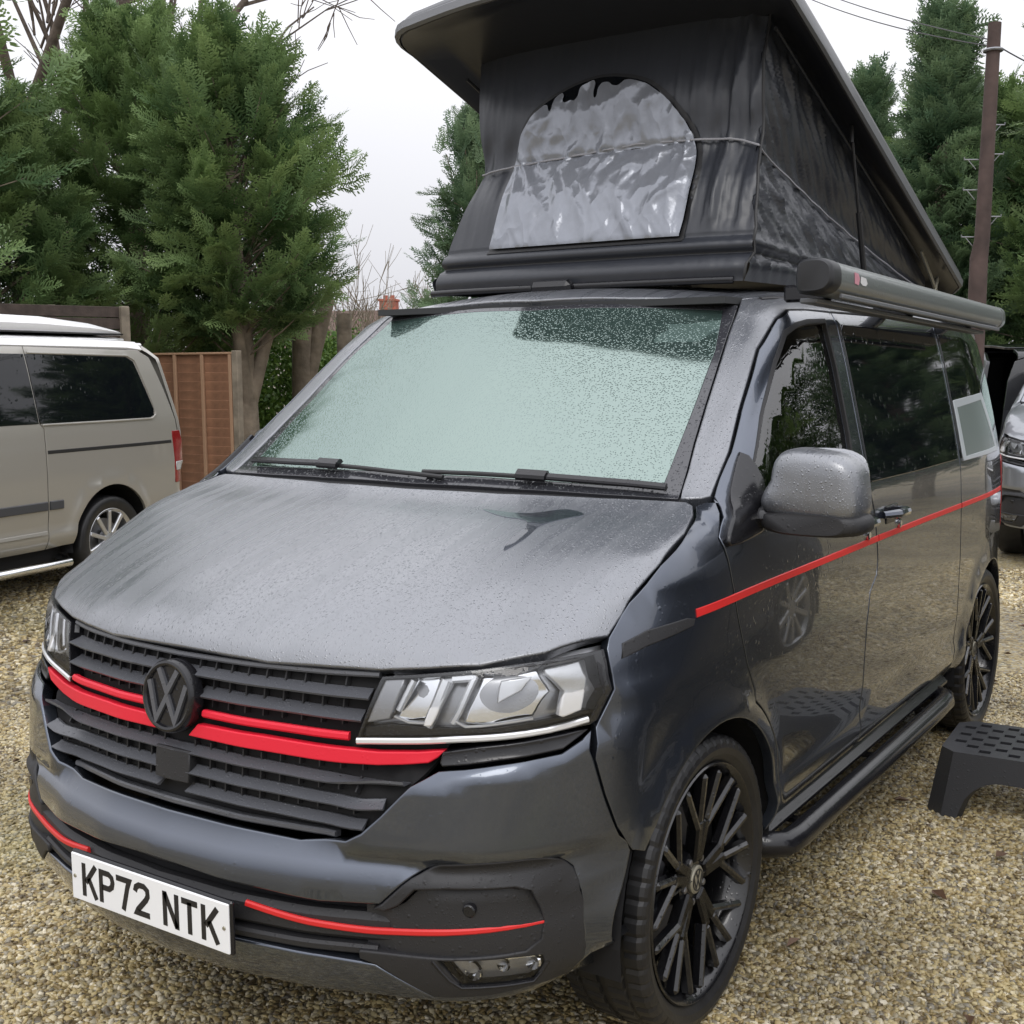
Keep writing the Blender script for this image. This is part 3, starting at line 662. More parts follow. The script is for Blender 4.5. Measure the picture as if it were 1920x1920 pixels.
# red pinstripe along the side, door handles
strip('side_stripe', [(.939, .806, 1.046), (.949, 1.111, 1.052), (.950, 1.6, 1.054), (.950, 2.148, 1.056)], SIDE, MT['redpin'], van, .020, .004, off=.0025, both=True)
strip('side_stripe', [(.950, 2.158, 1.056), (.950, 2.7, 1.056), (.950, 3.233, 1.054)], SIDE, MT['redpin'], van, .020, .004, off=.0025, both=True)
strip('side_stripe', [(.950, 3.249, 1.054), (.94, 3.7, 1.052), (.93, 4.10, 1.048)], SIDE, MT['redpin'], van, .020, .004, off=.0025, both=True)
for sgn in (1, -1):
    for y0, y1 in ((1.86, 2.06), (2.20, 2.40)):
        zc = 1.125
        pts, nn = surf([(y0, zc), (y0 + .05, zc), (y1 - .05, zc), (y1, zc)], SIDE)
        m = MB(); q = [pts[0] + nn[0] * .004, pts[1] + nn[1] * .038, pts[2] + nn[2] * .038, pts[3] + nn[3] * .004]
        q = [(p[0] * sgn, p[1], p[2]) for p in q]; m.tube(q, [.012, .015, .015, .012], 8)
        h = m.build('door_handle', P, van, auto=40)
        m = MB(); c, n_ = surf([((y0 + y1) / 2, zc - .005)], SIDE); m.box((c[0][0] * sgn, c[0][1], c[0][2]), (.008, .13, .06), None, .003)
        m.build('handle_cup', MT['black'], h)
        m = MB(); c, n_ = surf([(y1 - .02, zc - .045)], SIDE); m.revolve([(0, .016), (.008, .016), (.010, .01), (.010, 0.0005)], 14, Matrix.Translation((c[0][0] * sgn, c[0][1], c[0][2])) @ Matrix.Scale(sgn, 4, (1, 0, 0)))
        m.build('key_lock', MT['chrome'], h)
# side moulding crease near the sill and dark wing grille strip ahead of the stripe
for sgn in (0, 1):
    panel('wing_badge_strip', [(.890, .538, 1.024), (.909, .619, 1.039), (.935, .764, 1.042), (.940, .799, 1.036), (.941, .789, 1.020), (.93, .69, 1.012), (.917, .605, 1.006), (.898, .523, .992)], (68, 0), MT['matt'], van, mirror=bool(sgn), off=.003, r=.003, depth=.01, grid=.04)
# sill and side bars
for sgn in (1, -1):
    m = MB(); m.box((sgn * .88, 2.33, .325), (.06, 1.95, .05), None, .02); m.build('sill', MT['black'], van, auto=40)
    m = MB()
    m.tube([(sgn * x, y, z) for x, y, z in [(.80, 1.335, .305), (.91, 1.34, .302), (.948, 1.375, .30), (.957, 1.45, .298), (.957, 2.2, .297), (.957, 2.95, .296), (.954, 3.08, .296), (.94, 3.14, .297), (.88, 3.17, .30)]], .036, 16)
    for y in (1.6, 2.3, 2.95): m.bar((sgn * .60, y, .275), (sgn * .94, y, .29), .03, .012)
    m.build('side_bar', MT['black'], van, auto=45)
# --- grille
gr_half = [(0, .980), (.20, .979), (.40, .978), (.500, .976), (.487, .93), (.470, .87), (.462, .832), (.56, .838), (.645, .838), (.630, .815), (.605, .772), (.548, .706), (.512, .668), (.474, .645), (.36, .629), (.20, .634), (0, .636)]
grille = panel('grille', sym(gr_half), FR, MT['void'], van, off=-.040, r=.001, depth=.01, grid=.05)[0]
def slat(xs, z_of, w, th, off, mat, name='slat', tilt=0.0, both=True, taper=None):
    return strip(name, [(x, z_of(x)) for x in xs], FR, mat, grille, w, th, both=both, off=off, tilt=tilt, taper=taper)
lin = np.linspace
edge_x = lambda z: float(np.interp(z, [.63, .645, .668, .706, .772, .815, .832, .87, .93, .976], [.42, .474, .512, .548, .605, .630, .462, .47, .487, .50]))
for z0, sag in ((.938, .008), (.895, .011)):
    slat(lin(.0 if z0 > .93 else .07, edge_x(z0) - .002, 8), lambda x: z0 + .004 - sag * (x / .45)**2, .023, .010, -.014, MT['slat'], tilt=-1.15)
slat(lin(0, .5, 8), lambda x: .9745 - .001 * x, .012, .02, -.012, MT['slat'])
for z0 in (.766, .722, .680):
    slat(lin(.045 if z0 < .76 else 0.0, edge_x(z0 - .01) - .004, 8), lambda x: z0 - .014 * min(1, x / .4)**2 + (.010 if x > .46 else 0) * (x - .46) / .1, .019, .010, -.014, MT['slat'], tilt=-1.15)
slat(lin(0, .43, 6), lambda x: .642 - .006 * (x / .4), .014, .02, -.015, MT['slat'])
slat(lin(.09, .455, 8), lambda x: .856 - .010 * (x / .45)**1.5, .017, .014, -.002, MT['red'], 'red_slat')
for sgn in (0, 1):
    panel('red_slat', [(.078, .831), (.25, .829), (.444, .8215), (.52, .8195), (.60, .825), (.656, .8325), (.640, .815), (.622, .803), (.57, .795), (.518, .790), (.446, .789), (.25, .796), (.050, .801)], FR, MT['red'], grille, mirror=bool(sgn), off=-.001, r=.004, depth=.016, grid=.03)
for x in np.arange(.05, .5, .047):                          # little uprights between the slats
    zt = [(.972, .944), (.93, .90), (.885, .864)] if x < .46 else []
    zt += [(.785, .77), (.755, .726), (.712, .684)] if x < .52 else []
    for a, b in zt:
        q, n_ = surf([(x, a), (x, b)], FR, -.032)
        for sgn in (1, -1):
            m = MB(); m.bar([q[0][0] * sgn, q[0][1], q[0][2]], [q[1][0] * sgn, q[1][1], q[1][2]], .004, .014, up=(0, 1, 0)); m.build('grille_upright', MT['matt'], grille)
panel('radar_cover', [(-.056, .766), (.056, .766), (.056, .692), (-.056, .692)], FR, MT['matt'], grille, off=-.004, r=.004, depth=.02, grid=.04)
# round emblem: ring, V over W
c, n_ = surf([(0, .884)], FR); c = c[0]
nv = Vector(n_[0]); xv = Vector((1, 0, 0)); zv = xv.cross(nv) * -1
zv = nv.cross(xv); zv = zv if zv.z > 0 else -zv
Mb = Matrix((xv, zv, nv)).transposed().to_4x4(); Mb.translation = Vector(c) + nv * .012
m = MB(); Mr = Mb @ Matrix(((0, 1, 0, 0), (0, 0, 1, 0), (1, 0, 0, 0), (0, 0, 0, 1)))
m.revolve([(-.03, .083), (-.004, .083), (.004, .079), (.006, .074), (.004, .069), (-.002, .066), (-.002, .0005)], 48, Mr)
emb = m.build('emblem', MT['black'], grille, auto=35)
m = MB(); Ms = Mb @ Matrix.Translation((0, 0, -.002))
m.stroke([(-.030, .060), (0, .010), (.030, .060)], .013, Ms, .007)
m.stroke([(-.060, .030), (-.030, -.054), (0, .000), (.030, -.054), (.060, .030)], .013, Ms, .0065)
m.build('emblem_letters', MT['slat'], emb)
# --- head lamps
lamp = [(.512, .973), (.591, .982), (.698, .995), (.768, 1.006), (.83, 1.013), (.874, 1.018), (.884, .992), (.898, .935), (.884, .876), (.876, .868), (.792, .858), (.718, .851), (.677, .848), (.60, .840), (.468, .832)]
for sgn in (0, 1):
    s_ = -1 if sgn else 1
    L_ = panel('head_lamp', lamp, FR, MT['lampgrey'], van, mirror=bool(sgn), off=-.045, r=.001, depth=.004, grid=.04)[0]
    kw = dict(mirror=bool(sgn))
    panel('lamp_rim', [(x, z) for x, z in lamp], FR, MT['black'], L_, off=-.003, r=.002, depth=.045, grid=.03, holes=[[(.520, .966), (.591, .974), (.698, .987), (.768, .998), (.83, 1.005), (.866, 1.009), (.876, .985), (.888, .935), (.876, .885), (.792, .868), (.718, .861), (.60, .850), (.478, .841)]], **kw)
    strip('chrome_strip', [(.474, .8385), (.60, .847), (.677, .855), (.718, .858), (.793, .865), (.84, .871), (.876, .880)], FR, MT['brightsilver'], L_, .013, .012, off=.002, **kw)
    # reflector bowls and bright dividing bars inside the lamp
    panel('reflector', [(.508, .968), (.560, .972), (.535, .884), (.482, .872)], FR, MT['lampgrey'], L_, off=-.010, r=.006, depth=.012, grid=.03, **kw)
    panel('reflector', [(.568, .973), (.626, .978), (.604, .888), (.575, .882), (.545, .886)], FR, MT['chrome'], L_, off=-.014, r=.006, depth=.012, grid=.012, bulge=lambda q: -.030 * np.clip(1 - (((q[:, 0] - .585) / .045)**2 + ((q[:, 1] - .93) / .07)**2), 0, 1) - .25 * (q[:, 1] - .93), **kw)
    panel('reflector', [(.632, .978), (.656, .980), (.642, .93), (.626, .880), (.607, .878), (.617, .92)], FR, MT['brightsilver'], L_, off=-.007, r=.004, depth=.012, grid=.02, bulge=lambda q: -.35 * (q[:, 1] - .93), **kw)
    panel('reflector', [(.700, .984), (.797, .997), (.822, .945), (.80, .896), (.73, .882), (.678, .886), (.688, .93)], FR, MT['chrome'], L_, off=-.013, r=.008, depth=.012, grid=.012, bulge=lambda q: -.055 * np.clip(1 - (((q[:, 0] - .752) / .072)**2 + ((q[:, 1] - .938) / .060)**2), 0, 1) - .25 * (q[:, 1] - .935), **kw)
    panel('reflector', [(.735, .972), (.792, .978), (.775, .950), (.735, .925)], FR, MT['brightsilver'], L_, off=-.017, r=.004, depth=.006, grid=.02, bulge=lambda q: -.6 * (q[:, 1] - .95), **kw)
    panel('reflector', [(.806, .999), (.856, 1.005), (.868, .965), (.858, .905), (.835, .894), (.828, .90), (.836, .945)], FR, MT['brightsilver'], L_, off=-.008, r=.006, depth=.012, grid=.02, bulge=lambda q: -.45 * (q[:, 1] - .95), **kw)
    panel('lamp_floor', [(.478, .866), (.535, .876), (.60, .874), (.72, .876), (.80, .888), (.868, .898), (.872, .890), (.792, .871), (.718, .864), (.60, .853), (.480, .844)], FR, MT['black'], L_, off=-.016, r=.003, depth=.02, grid=.03, **kw)
    for pts, w in (([(.575, .968), (.560, .925), (.552, .905)], .012), ([(.640, .972), (.622, .90), (.612, .876)], .022), ([(.694, .982), (.676, .915), (.662, .885)], .014), ([(.652, .9745), (.690, .979)], .016), ([(.545, .893), (.556, .882), (.61, .883)], .006), ([(.662, .893), (.69, .878), (.75, .887), (.80, .895)], .006)):
        strip('lamp_bar', pts, FR, MT['brightsilver'], L_, w, .012, off=-.006, smooth=False, **kw)
    panel('lamp_lens', [((x - .68) * .992 + .68, (z - .92) * .985 + .92) for x, z in lamp], FR, MT['lens'], L_, off=-.002, r=.001, depth=.002, grid=.04, **kw)
    panel('lamp_underside', [(.650, .829), (.72, .842), (.79, .850), (.877, .862), (.868, .849), (.849, .829), (.80, .821), (.759, .8155), (.70, .806), (.652, .800), (.645, .806)], FR, MT['black'], van, off=.001, r=.004, depth=.03, grid=.03, **kw)
# --- bumper
bump_half = [(0, .629), (.20, .627), (.36, .622), (.474, .638), (.512, .659), (.550, .698), (.607, .764), (.650, .7945), (.70, .800), (.759, .8095), (.80, .815), (.849, .823), (.870, .843), (.880, .862), (.892, .80), (.903, .72), (.915, .64), (.926, .575), (.920, .48), (.913, .40), (.900, .335), (.880, .312), (.8, .306), (.648, .302), (.4, .298), (0, .296)]
hole_half = [(0, .535), (.22, .522), (.438, .511), (.561, .517), (.618, .579), (.669, .604), (.74, .610), (.815, .611), (.845, .600), (.863, .576), (.878, .522), (.883, .43), (.878, .375), (.85, .340), (.75, .324), (.648, .318), (.545, .385), (.432, .392), (.25, .395), (0, .398)]
bumper = panel('front_bumper', sym(bump_half), FR, P, van, grid=.03, r=.006, depth=.03, holes=[sym(hole_half)])[0]
panel('lower_grille', sym([(0, .545), (.45, .53), (.80, .56), (.86, .52), (.86, .40), (.60, .36), (0, .38)]), FR, MT['void'], bumper, off=-.045, r=.001, depth=.003, grid=.06)
strip('intake_bar', [(-.575, .460), (-.4, .458), (0, .462), (.4, .458), (.575, .460)], FR, MT['matt'], bumper, .062, .03, off=-.010)
strip('intake_bar', [(-.55, .412), (-.3, .409), (0, .41), (.3, .409), (.55, .412)], FR, MT['matt'], bumper, .022, .03, off=-.006)
strip('intake_bar', [(-.55, .518), (-.3, .519), (0, .528), (.3, .519), (.55, .518)], FR, MT['matt'], bumper, .012, .03, off=-.016)
for sgn in (0, 1):
    kw = dict(mirror=bool(sgn))
    tr_i = [(.52, .508), (.575, .508), (.600, .520), (.632, .556), (.69, .562), (.80, .560), (.822, .548), (.832, .51), (.838, .478), (.835, .440), (.815, .420), (.70, .416), (.52, .416)]
    tr_o = [(.545, .509), (.564, .519), (.590, .546), (.620, .579), (.640, .594), (.672, .606), (.74, .612), (.815, .613), (.835, .608), (.851, .597), (.866, .574), (.876, .545), (.882, .505), (.886, .43), (.885, .395), (.878, .368), (.852, .336), (.75, .320), (.652, .316), (.551, .384), (.515, .395)] + [(.515, .414)] + tr_i[:1:-1] + [(.572, .505)]
    fg_i = [(.678, .408), (.705, .409), (.80, .408), (.834, .403), (.836, .384), (.818, .345), (.72, .345), (.708, .350)]
    t_ = panel('fog_trim', tr_o, FR, MT['matt'], bumper, off=.003, r=.005, depth=.03, grid=.025, holes=[fg_i], **kw)[0]
    panel('trim_recess', tr_i, FR, MT['matt'], t_, off=-.022, r=.001, depth=.003, grid=.04, bulge=lambda q: np.where((q[:, 1] < .508), .014, 0.0) * np.clip((q[:, 0] - .55) / .02, 0, 1), **kw)
    f_ = panel('fog_lamp', fg_i, FR, MT['lampgrey'], t_, off=-.03, r=.001, depth=.003, grid=.03, **kw)[0]
    for c2, rr in (((.722, .377), .022), ((.77, .388), .016), ((.81, .385), .020)):
        q, n_ = surf([c2], FR, -.024); q = q[0]; m = MB()
        m.revolve([(0, rr), (.006, rr * .9), (-.01, rr * .4), (-.012, .0005)], 16, Matrix.Translation((q[0] * s_ if False else q[0] * (-1 if sgn else 1), q[1], q[2])) @ Matrix.Rotation(R(-90), 4, 'Z'))
        m.build('reflector', MT['chrome'], t_)
    strip('lamp_bar', [(.775, .402), (.81, .401), (.833, .395)], FR, MT['chrome'], t_, .012, .01, off=-.018, **kw)
    panel('fog_lens', fg_i, FR, MT['lens'], t_, off=-.004, r=.001, depth=.002, grid=.04, **kw)
    strip('fog_lip', [(.665, .408), (.70, .350), (.71, .344), (.82, .341), (.842, .385)], FR, MT['black'], t_, .007, .008, off=.005, smooth=False, **kw)
    q, n_ = surf([(.723, .512)], FR, -.016); q = q[0]; m = MB()
    m.revolve([(-.01, .014), (.004, .014), (.006, .011), (.006, .0005)], 18, Matrix.Translation((q[0] * (-1 if sgn else 1), q[1], q[2])) @ Matrix.Rotation(R(-75 if not sgn else -105), 4, 'Z')); m.build('parking_sensor', MT['black'], t_)
    strip('red_trim', [(.262, .480), (.34, .469), (.437, .4605), (.531, .4575), (.60, .462), (.669, .4675), (.724, .471), (.781, .4735), (.838, .4745)], FR, MT['redpin'], bumper, .014, .008, off=-.001, taper=[1, 1, 1, 1, 1, 1, .9, .7], **kw)
# number plate
m = MB(); m.box((0, -.008, .439), (.53, .012, .121), None, .004); holder = m.build('plate_holder', MT['black'], bumper, auto=40)
m = MB(); m.box((0, -.0165, .439), (.52, .006, .111), None, .002); npl = m.build('number_plate', MT['plate'], bumper, auto=40)
GL = {'K': [[(0, 0), (0, 79)], [(43, 79), (7, 34)], [(17, 46), (43, 0)]],
      'P': [[(0, 0), (0, 72), (28, 72), (38, 66), (41, 55), (38, 44), (28, 37), (4, 37)]],
      '7': [[(-7, 72), (38, 72), (31, 56), (15, 0)]],
      '2': [[(-4, 55), (0, 66), (10, 72), (26, 72), (37, 65), (38, 52), (32, 42), (4, 14), (0, 7), (43, 7)]],
      'N': [[(0, 0), (0, 79)], [(0, 76), (38, 3)], [(38, 0), (38, 79)]],
      'T': [[(-7, 72), (43, 72)], [(18, 72), (18, 0)]]}
x0 = -.2215
for ch in 'KP72 NTK':
    if ch == ' ': x0 += .033; continue
    m = MB(); Mt = Matrix(((.001, 0, 0, x0 + .007), (0, 0, -.001, -.0193), (0, .001, 0, .3985), (0, 0, 0, 1)))
    for q_ in GL[ch]: m.stroke(q_, 13.5, Mt, .9)
    m.build('plate_character', MT['ink'], npl); x0 += .061
m = MB()
for sx in (-.247, .247): m.revolve([(0, .005), (.002, .004), (.002, .0004)], 10, Matrix.Translation((sx, -.0195, .44)) @ Matrix.Rotation(R(-90), 4, 'Z'))
m.build('plate_screw', MT['cap'], npl)
# --- underbody, wheel wells, cabin
m = MB()
m.box((0, 2.3, .30), (1.24, 3.9, .10)); m.box((0, 2.33, .33), (1.74, 1.9, .05)); m.box((0, .50, .38), (1.2, .4, .04)); m.box((0, 1.14, .72), (1.66, .03, .8))
m.box((0, 4.1, .40), (1.5, .3, .05))
for yc in (.908, 3.78):
    for sx in (1, -1):
        n = 20; V = []
        for k in range(n + 1):
            a = R(-10 + 200 * k / n)
            for x in (.52, .92): V.append((sx * x, yc + .425 * math.cos(a), .36 + .425 * math.sin(a)))
        m.add(V, [(2 * k, 2 * k + 1, 2 * k + 3, 2 * k + 2) for k in range(n)])
        m.box((sx * .52, yc, .5), (.02, .84, .62))
m.build('underbody', MT['void'], van)
m = MB()
m.box((0, 1.35, 1.10), (1.60, .50, .16), None, .04); m.box((0, 1.25, .95), (1.6, .3, .4)); m.box((0, 1.9, .55), (1.66, 1.6, .05)); m.box((0, 2.55, 1.05), (1.5, .03, 1.3))
m.box((0, 2.1, 1.80), (1.3, 1.0, .02))
m.build('cabin', MT['interior'], van, auto=40)
for sx in (-.42, .42):
    m = MB(); m.box((sx, 1.88, .82), (.48, .50, .16), None, .05)
    m.box((sx, 2.13, 1.16), (.46, .14, .62), Matrix.Rotation(R(-12), 3, 'X'), .05); m.box((sx, 2.20, 1.56), (.26, .10, .18), Matrix.Rotation(R(-10), 3, 'X'), .04)
    m.tube([(sx + .10, 2.19, 1.4), (sx + .10, 2.2, 1.52)], .008, 6); m.tube([(sx - .10, 2.19, 1.4), (sx - .10, 2.2, 1.52)], .008, 6)
    m.build('seat', MT['seat'], van, auto=50)
m = MB(); Ms = Matrix.Translation((-.42, 1.56, 1.20)) @ Matrix.Rotation(R(-60), 4, 'X') 
ringp = [Ms @ Vector((.185 * math.cos(a), .185 * math.sin(a), 0)) for a in np.linspace(0, 2 * math.pi, 33)]
m.tube(ringp, .014, 8, cap=False); m.bar(Ms @ Vector((-.18, 0, 0)), Ms @ Vector((.18, 0, 0)), .05, .02, .004); m.bar(Ms @ Vector((0, 0, 0)), Ms @ Vector((0, -.18, 0)), .05, .02, .004)
m.build('steering_wheel', MT['interior'], van, auto=40)
# --- mirrors
def loft(m, secs, close=True):
    n = len(secs[0]); V = [v for s in secs for v in s]
    F = [(i * n + j, i * n + (j + 1) % n, (i + 1) * n + (j + 1) % n, (i + 1) * n + j) for i in range(len(secs) - 1) for j in range(n)]
    if close: F += [tuple(range(n))[::-1], tuple((len(secs) - 1) * n + j for j in range(n))]
    m.add(V, F)
def rrect(cx, cz, hx, hz_, y, ex=3.2, n=28):
    out = []
    for k in range(n):
        a = 2 * math.pi * k / n; c_, s_ = math.cos(a), math.sin(a)
        out.append((cx + hx * math.copysign(abs(c_)**(2 / ex), c_), y, cz + hz_ * math.copysign(abs(s_)**(2 / ex), s_)))
    return out
for sx in (1, -1):
    sail = panel('mirror_base', [(.962, 1.196), (1.06, 1.284), (1.195, 1.394), (1.212, 1.385), (1.215, 1.30), (1.21, 1.225), (1.15, 1.192), (1.02, 1.180), (.975, 1.182)], SIDE, MT['black'], van, mirror=sx < 0, off=.018, r=.008, depth=.03, grid=.03)[0]
    m = MB(); loft(m, [[(sx * x, y + 1.165, z) for x, y, z in sec] for sec in ([(x, -.045 * c2, zz - .030 * (1 - abs(c2) * .2) * s2) for c2, s2 in [(math.cos(t), math.sin(t)) for t in np.linspace(0, 2 * math.pi, 13)[:-1]]] for x, zz in ((.89, 1.228), (.96, 1.232), (1.04, 1.240)))])
    m.build('mirror_arm', MT['black'], sail, auto=50)
    kids0 = len(sail.children)
    cx, cz = 1.093, 1.318
    def shell(y, k, dz=0): 
        return [(sx * (x + (-.045 if (z < cz and x < cx) else 0) * min(1, (cz - z) / .09)), yy, z + dz - .012 * (x - cx)/.12) for x, yy, z in [(cx + (x_ - cx) * (1 - .10 * (z_ - cz) / .098), y_, z_) for x_, y_, z_ in rrect(cx, cz, .114 * k, .086 * k, y, 3.6, 36)]]
    m = MB(); loft(m, [shell(1.106, .30), shell(1.108, .62), shell(1.114, .82), shell(1.127, .93), shell(1.155, .99), shell(1.205, 1.0), shell(1.225, .99)])
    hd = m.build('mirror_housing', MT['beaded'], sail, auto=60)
    m = MB(); loft(m, [[(sx * x, yy, z) for x, yy, z in rrect(1.085, 1.226, .135 * k, .034 * k, y, 3)] for y, k in ((1.108, .72), (1.125, .90), (1.165, 1), (1.215, 1), (1.228, .97))])
    m.build('mirror_lower', MT['matt'], sail, auto=50)
    m = MB(); loft(m, [[(sx * x, yy, z) for x, yy, z in rrect(cx, cz, .108, .088, y, 3.2)] for y in (1.2255, 1.230)])
    m.build('mirror_glass', MT['chrome'], sail, auto=40)
    if sx < 0:                                     # the far mirror is folded back along the door
        piv = Vector((-.93, 1.235, 1.23)); Mt_ = Matrix.Translation(piv + Vector((.05, 0, 0))) @ Matrix.Rotation(R(-96), 4, 'Z') @ Matrix.Translation(-piv)
        for ch in sail.children: ch.data.transform(Mt_)
# --- wheels
def build_wheel(name_parent, x, y, sx):
    w = empty('wheel', (sx * x, y, .36), 0, name_parent)
    S = Matrix.Scale(sx, 4, (1, 0, 0)) if sx < 0 else Matrix.Identity(4)
    m = MB(); prof = [(.080, .287), (.100, .292), (.113, .312), (.117, .328), (.114, .340), (.109, .349), (.100, .356), (.070, .359), (.066, .352), (.058, .352), (.054, .360), (.012, .361), (.010, .353), (-.010, .353), (-.012, .361), (-.054, .360), (-.058, .352), (-.066, .352), (-.070, .359), (-.100, .356), (-.109, .349), (-.117, .328), (-.10, .292), (-.08, .287)]
    blocks = {4, 5, 6, 7, 10, 11, 14, 15, 18, 19, 20}
    m.revolve(prof, 216, S, lambda k, j: -.0045 if (j in blocks and (k + (j > 8) * 1) % 4 == 0) else 0.0)
    m.build('tyre', MT['tyre'], w)
    m = MB(); m.revolve([(-.10, .27), (.06, .272), (.090, .284), (.104, .293), (.108, .290), (.104, .283), (.086, .274), (.075, .266), (.02, .258), (-.10, .255)], 64, S)
    for k in range(5):
        a0 = 2 * math.pi * k / 5 + .15
        def pt(r, a, ax): return S @ Vector((ax, r * math.sin(a), r * math.cos(a)))
        for da in (-.17, .17):
            for s_ in (-1, 1):
                m.bar(pt(.045, a0 + da * .8, .066), pt(.150, a0 + da * .75, .074), .032, .034, .006, up=(1, 0, 0))
            m.bar(pt(.145, a0 + da * .72, .074), pt(.272, a0 + da * .95, .090), .022, .034, .007, up=(1, 0, 0))
            m.bar(pt(.125, a0 + da * .75, .073), pt(.272, a0 + da * 3.1, .090), .020, .032, .007, up=(1, 0, 0))
    m.revolve([(.03, .075), (.066, .07), (.074, .055), (.074, .036), (.068, .034), (.068, .0005)], 32, S)
    m.build('rim', MT['rim'], w, auto=38)
    m = MB(); m.revolve([(-.02, .165), (-.005, .165), (-.005, .07), (.02, .07), (.02, .0005)], 40, S); m.box(S @ Vector((-.0, -.13, .03)), (.05, .07, .16), None, .01)
    m.build('brake_disc', MT['disc'], w, auto=35)
    m = MB(); m.revolve([(.066, .035), (.080, .035), (.083, .031), (.083, .0005)], 24, S); cp = m.build('hub_cap', MT['cap'], w, auto=35)
    Mt = S @ Matrix(((0, 0, 1, .083), (1, 0, 0, 0), (0, 1, 0, 0), (0, 0, 0, 1))); m = MB()
    m.stroke([(.026 * math.cos(t), .026 * math.sin(t)) for t in np.linspace(0, 2 * math.pi, 21)], .003, Mt, .0015)
    m.stroke([(-.010, .022), (0, .004), (.010, .022)], .004, Mt, .0015); m.stroke([(-.022, .010), (-.010, -.020), (0, 0), (.010, -.020), (.022, .010)], .004, Mt, .0015)
    m.build('cap_mark', MT['ink'], w)
    m = MB()
    for k in range(5):
        a = 2 * math.pi * k / 5 + .78; m.revolve([(.06, .009), (.076, .009), (.078, .006), (.078, .0004)], 8, S @ Matrix.Translation((0, .056 * math.sin(a), .056 * math.cos(a))))
    m.build('wheel_bolt', MT['disc'], w)
    return w
for yy in (.908, 3.78):
    for sx in (1, -1): build_wheel(van, .822, yy, sx)
# ------------------------------------------------------------------ raised roof: canvas, shell, awning
def fold_noise(u, v, seed):
    r_ = np.random.default_rng(seed); s = np.zeros_like(u)
    for k in range(7):
        fx = r_.uniform(6, 30); fz = r_.uniform(-6, 6); ph = r_.uniform(0, 6.28); w_ = r_.uniform(.3, 1)
        a = np.sin(u * fx + v * fz + ph + 1.2 * np.sin(u * 3.1 + v * 4 + k)); s += w_ * (1 - np.abs(a)) ** 2
    return s / 3.5 - .45
Z0, Z1, ZW = 1.868, 2.775, 2.325
def waist(z): return np.exp(-((z - ZW) / .11)**2)
def edge_x(z): return np.interp(z, [1.86, 1.95, 2.02, 2.16, 2.30, 2.45, 2.60, 2.78], [.575, .565, .550, .515, .478, .505, .530, .555])
def flap(z): return .020 * np.exp(-((z - 1.915) / .030)**2) - .022 * np.exp(-((z - 1.957) / .007)**2) + .018 * np.exp(-((z - 1.985) / .020)**2) - .008 * np.exp(-((z - 2.012) / .006)**2)
def front_pt(u, z):
    """u -1..1 across the front of the tent, returns x,y"""
    ex = np.where(u > 0, edge_x(z) + np.interp(z, [1.86, 2.0, 2.3, 2.6, 2.78], [.03, .075, .105, .04, .02]), edge_x(z))
    x = u * ex
    yb = 1.800 + (z - 1.87) * .305 + .045 * waist(z) + .035 * np.abs(u)**4 - flap(z) * 1.0
    amp = .006 + .040 * np.clip((u - .45) / .4, 0, 1) + .004 * waist(z)
    amp = amp * np.clip((z - 2.01) / .06, .25, 1) * np.clip((2.79 - z) / .1, .2, 1)
    y = yb - amp * fold_noise(x * 2.2, z * .9, 3) + .004 * np.sin(x * 55 + 3 * np.sin(z * 9)) * waist(z)
    return x, y
def side_pt(t, v, sx):
    """t 0 front..1 rear, v 0 bottom..1 top of the triangular side"""
    zf = Z0 + v * (Z1 - Z0); xf, yf = front_pt(np.full_like(zf, float(sx)), zf)
    zb = 1.885 + .02 * v; zt = 0
    yr = 4.02 - .02 * v; xr = sx * .575; zr = 1.90 + v * .10
    y = yf + (yr - yf) * t; x = xf + (xr - xf) * t; z = zf + (zr - zf) * t
    zc = Z0 + .5 * (Z1 - Z0)
    belly = .05 * np.exp(-((v - .5) / .13)**2) * np.sin(np.pi * np.clip(t, 0, 1))**.5 * (1 - t * .5)
    x = x - sx * belly
    f_ = fold_noise(y * 1.25 + v * 1.2, v * 1.5 - y * .7, 11) * .045 * np.clip(1 - t, 0, 1) * np.clip(v / .08, .2, 1) * np.clip((1 - v) / .08, .1, 1)
    band = (.020 * np.exp(-((v - .055) / .035)**2) - .02 * np.exp(-((v - .098) / .010)**2) + .016 * np.exp(-((v - .13) / .02)**2)) * (1 - t)
    return x + sx * (f_ + band), y, z
top = empty('roof_tent', (0, 0, 0), 0, van); 
def grid_mesh(fn, nu, nv):
    uu, vv = np.meshgrid(np.linspace(0, 1, nu), np.linspace(0, 1, nv), indexing='ij'); X = fn(uu.ravel(), vv.ravel()); V = np.stack(X, 1)
    F = [(i * nv + j, (i + 1) * nv + j, (i + 1) * nv + j + 1, i * nv + j + 1) for i in range(nu - 1) for j in range(nv - 1)]
    return V, F
def ff(u, v):
    z = Z0 + v * (Z1 - Z0); z = z + 0 * u; x, y = front_pt(u * 2 - 1, z); return x, y, z
V, F = grid_mesh(ff, 150, 130); canvas = mesh_obj('canvas_front', V, F, MT['canvas'], top)
for sx in (1, -1):
    V, F = grid_mesh(lambda u, v: side_pt(u, v, sx), 120, 90)
    if sx < 0: F = [f[::-1] for f in F]
    mesh_obj('canvas_side', V, F, MT['canvas'], top)
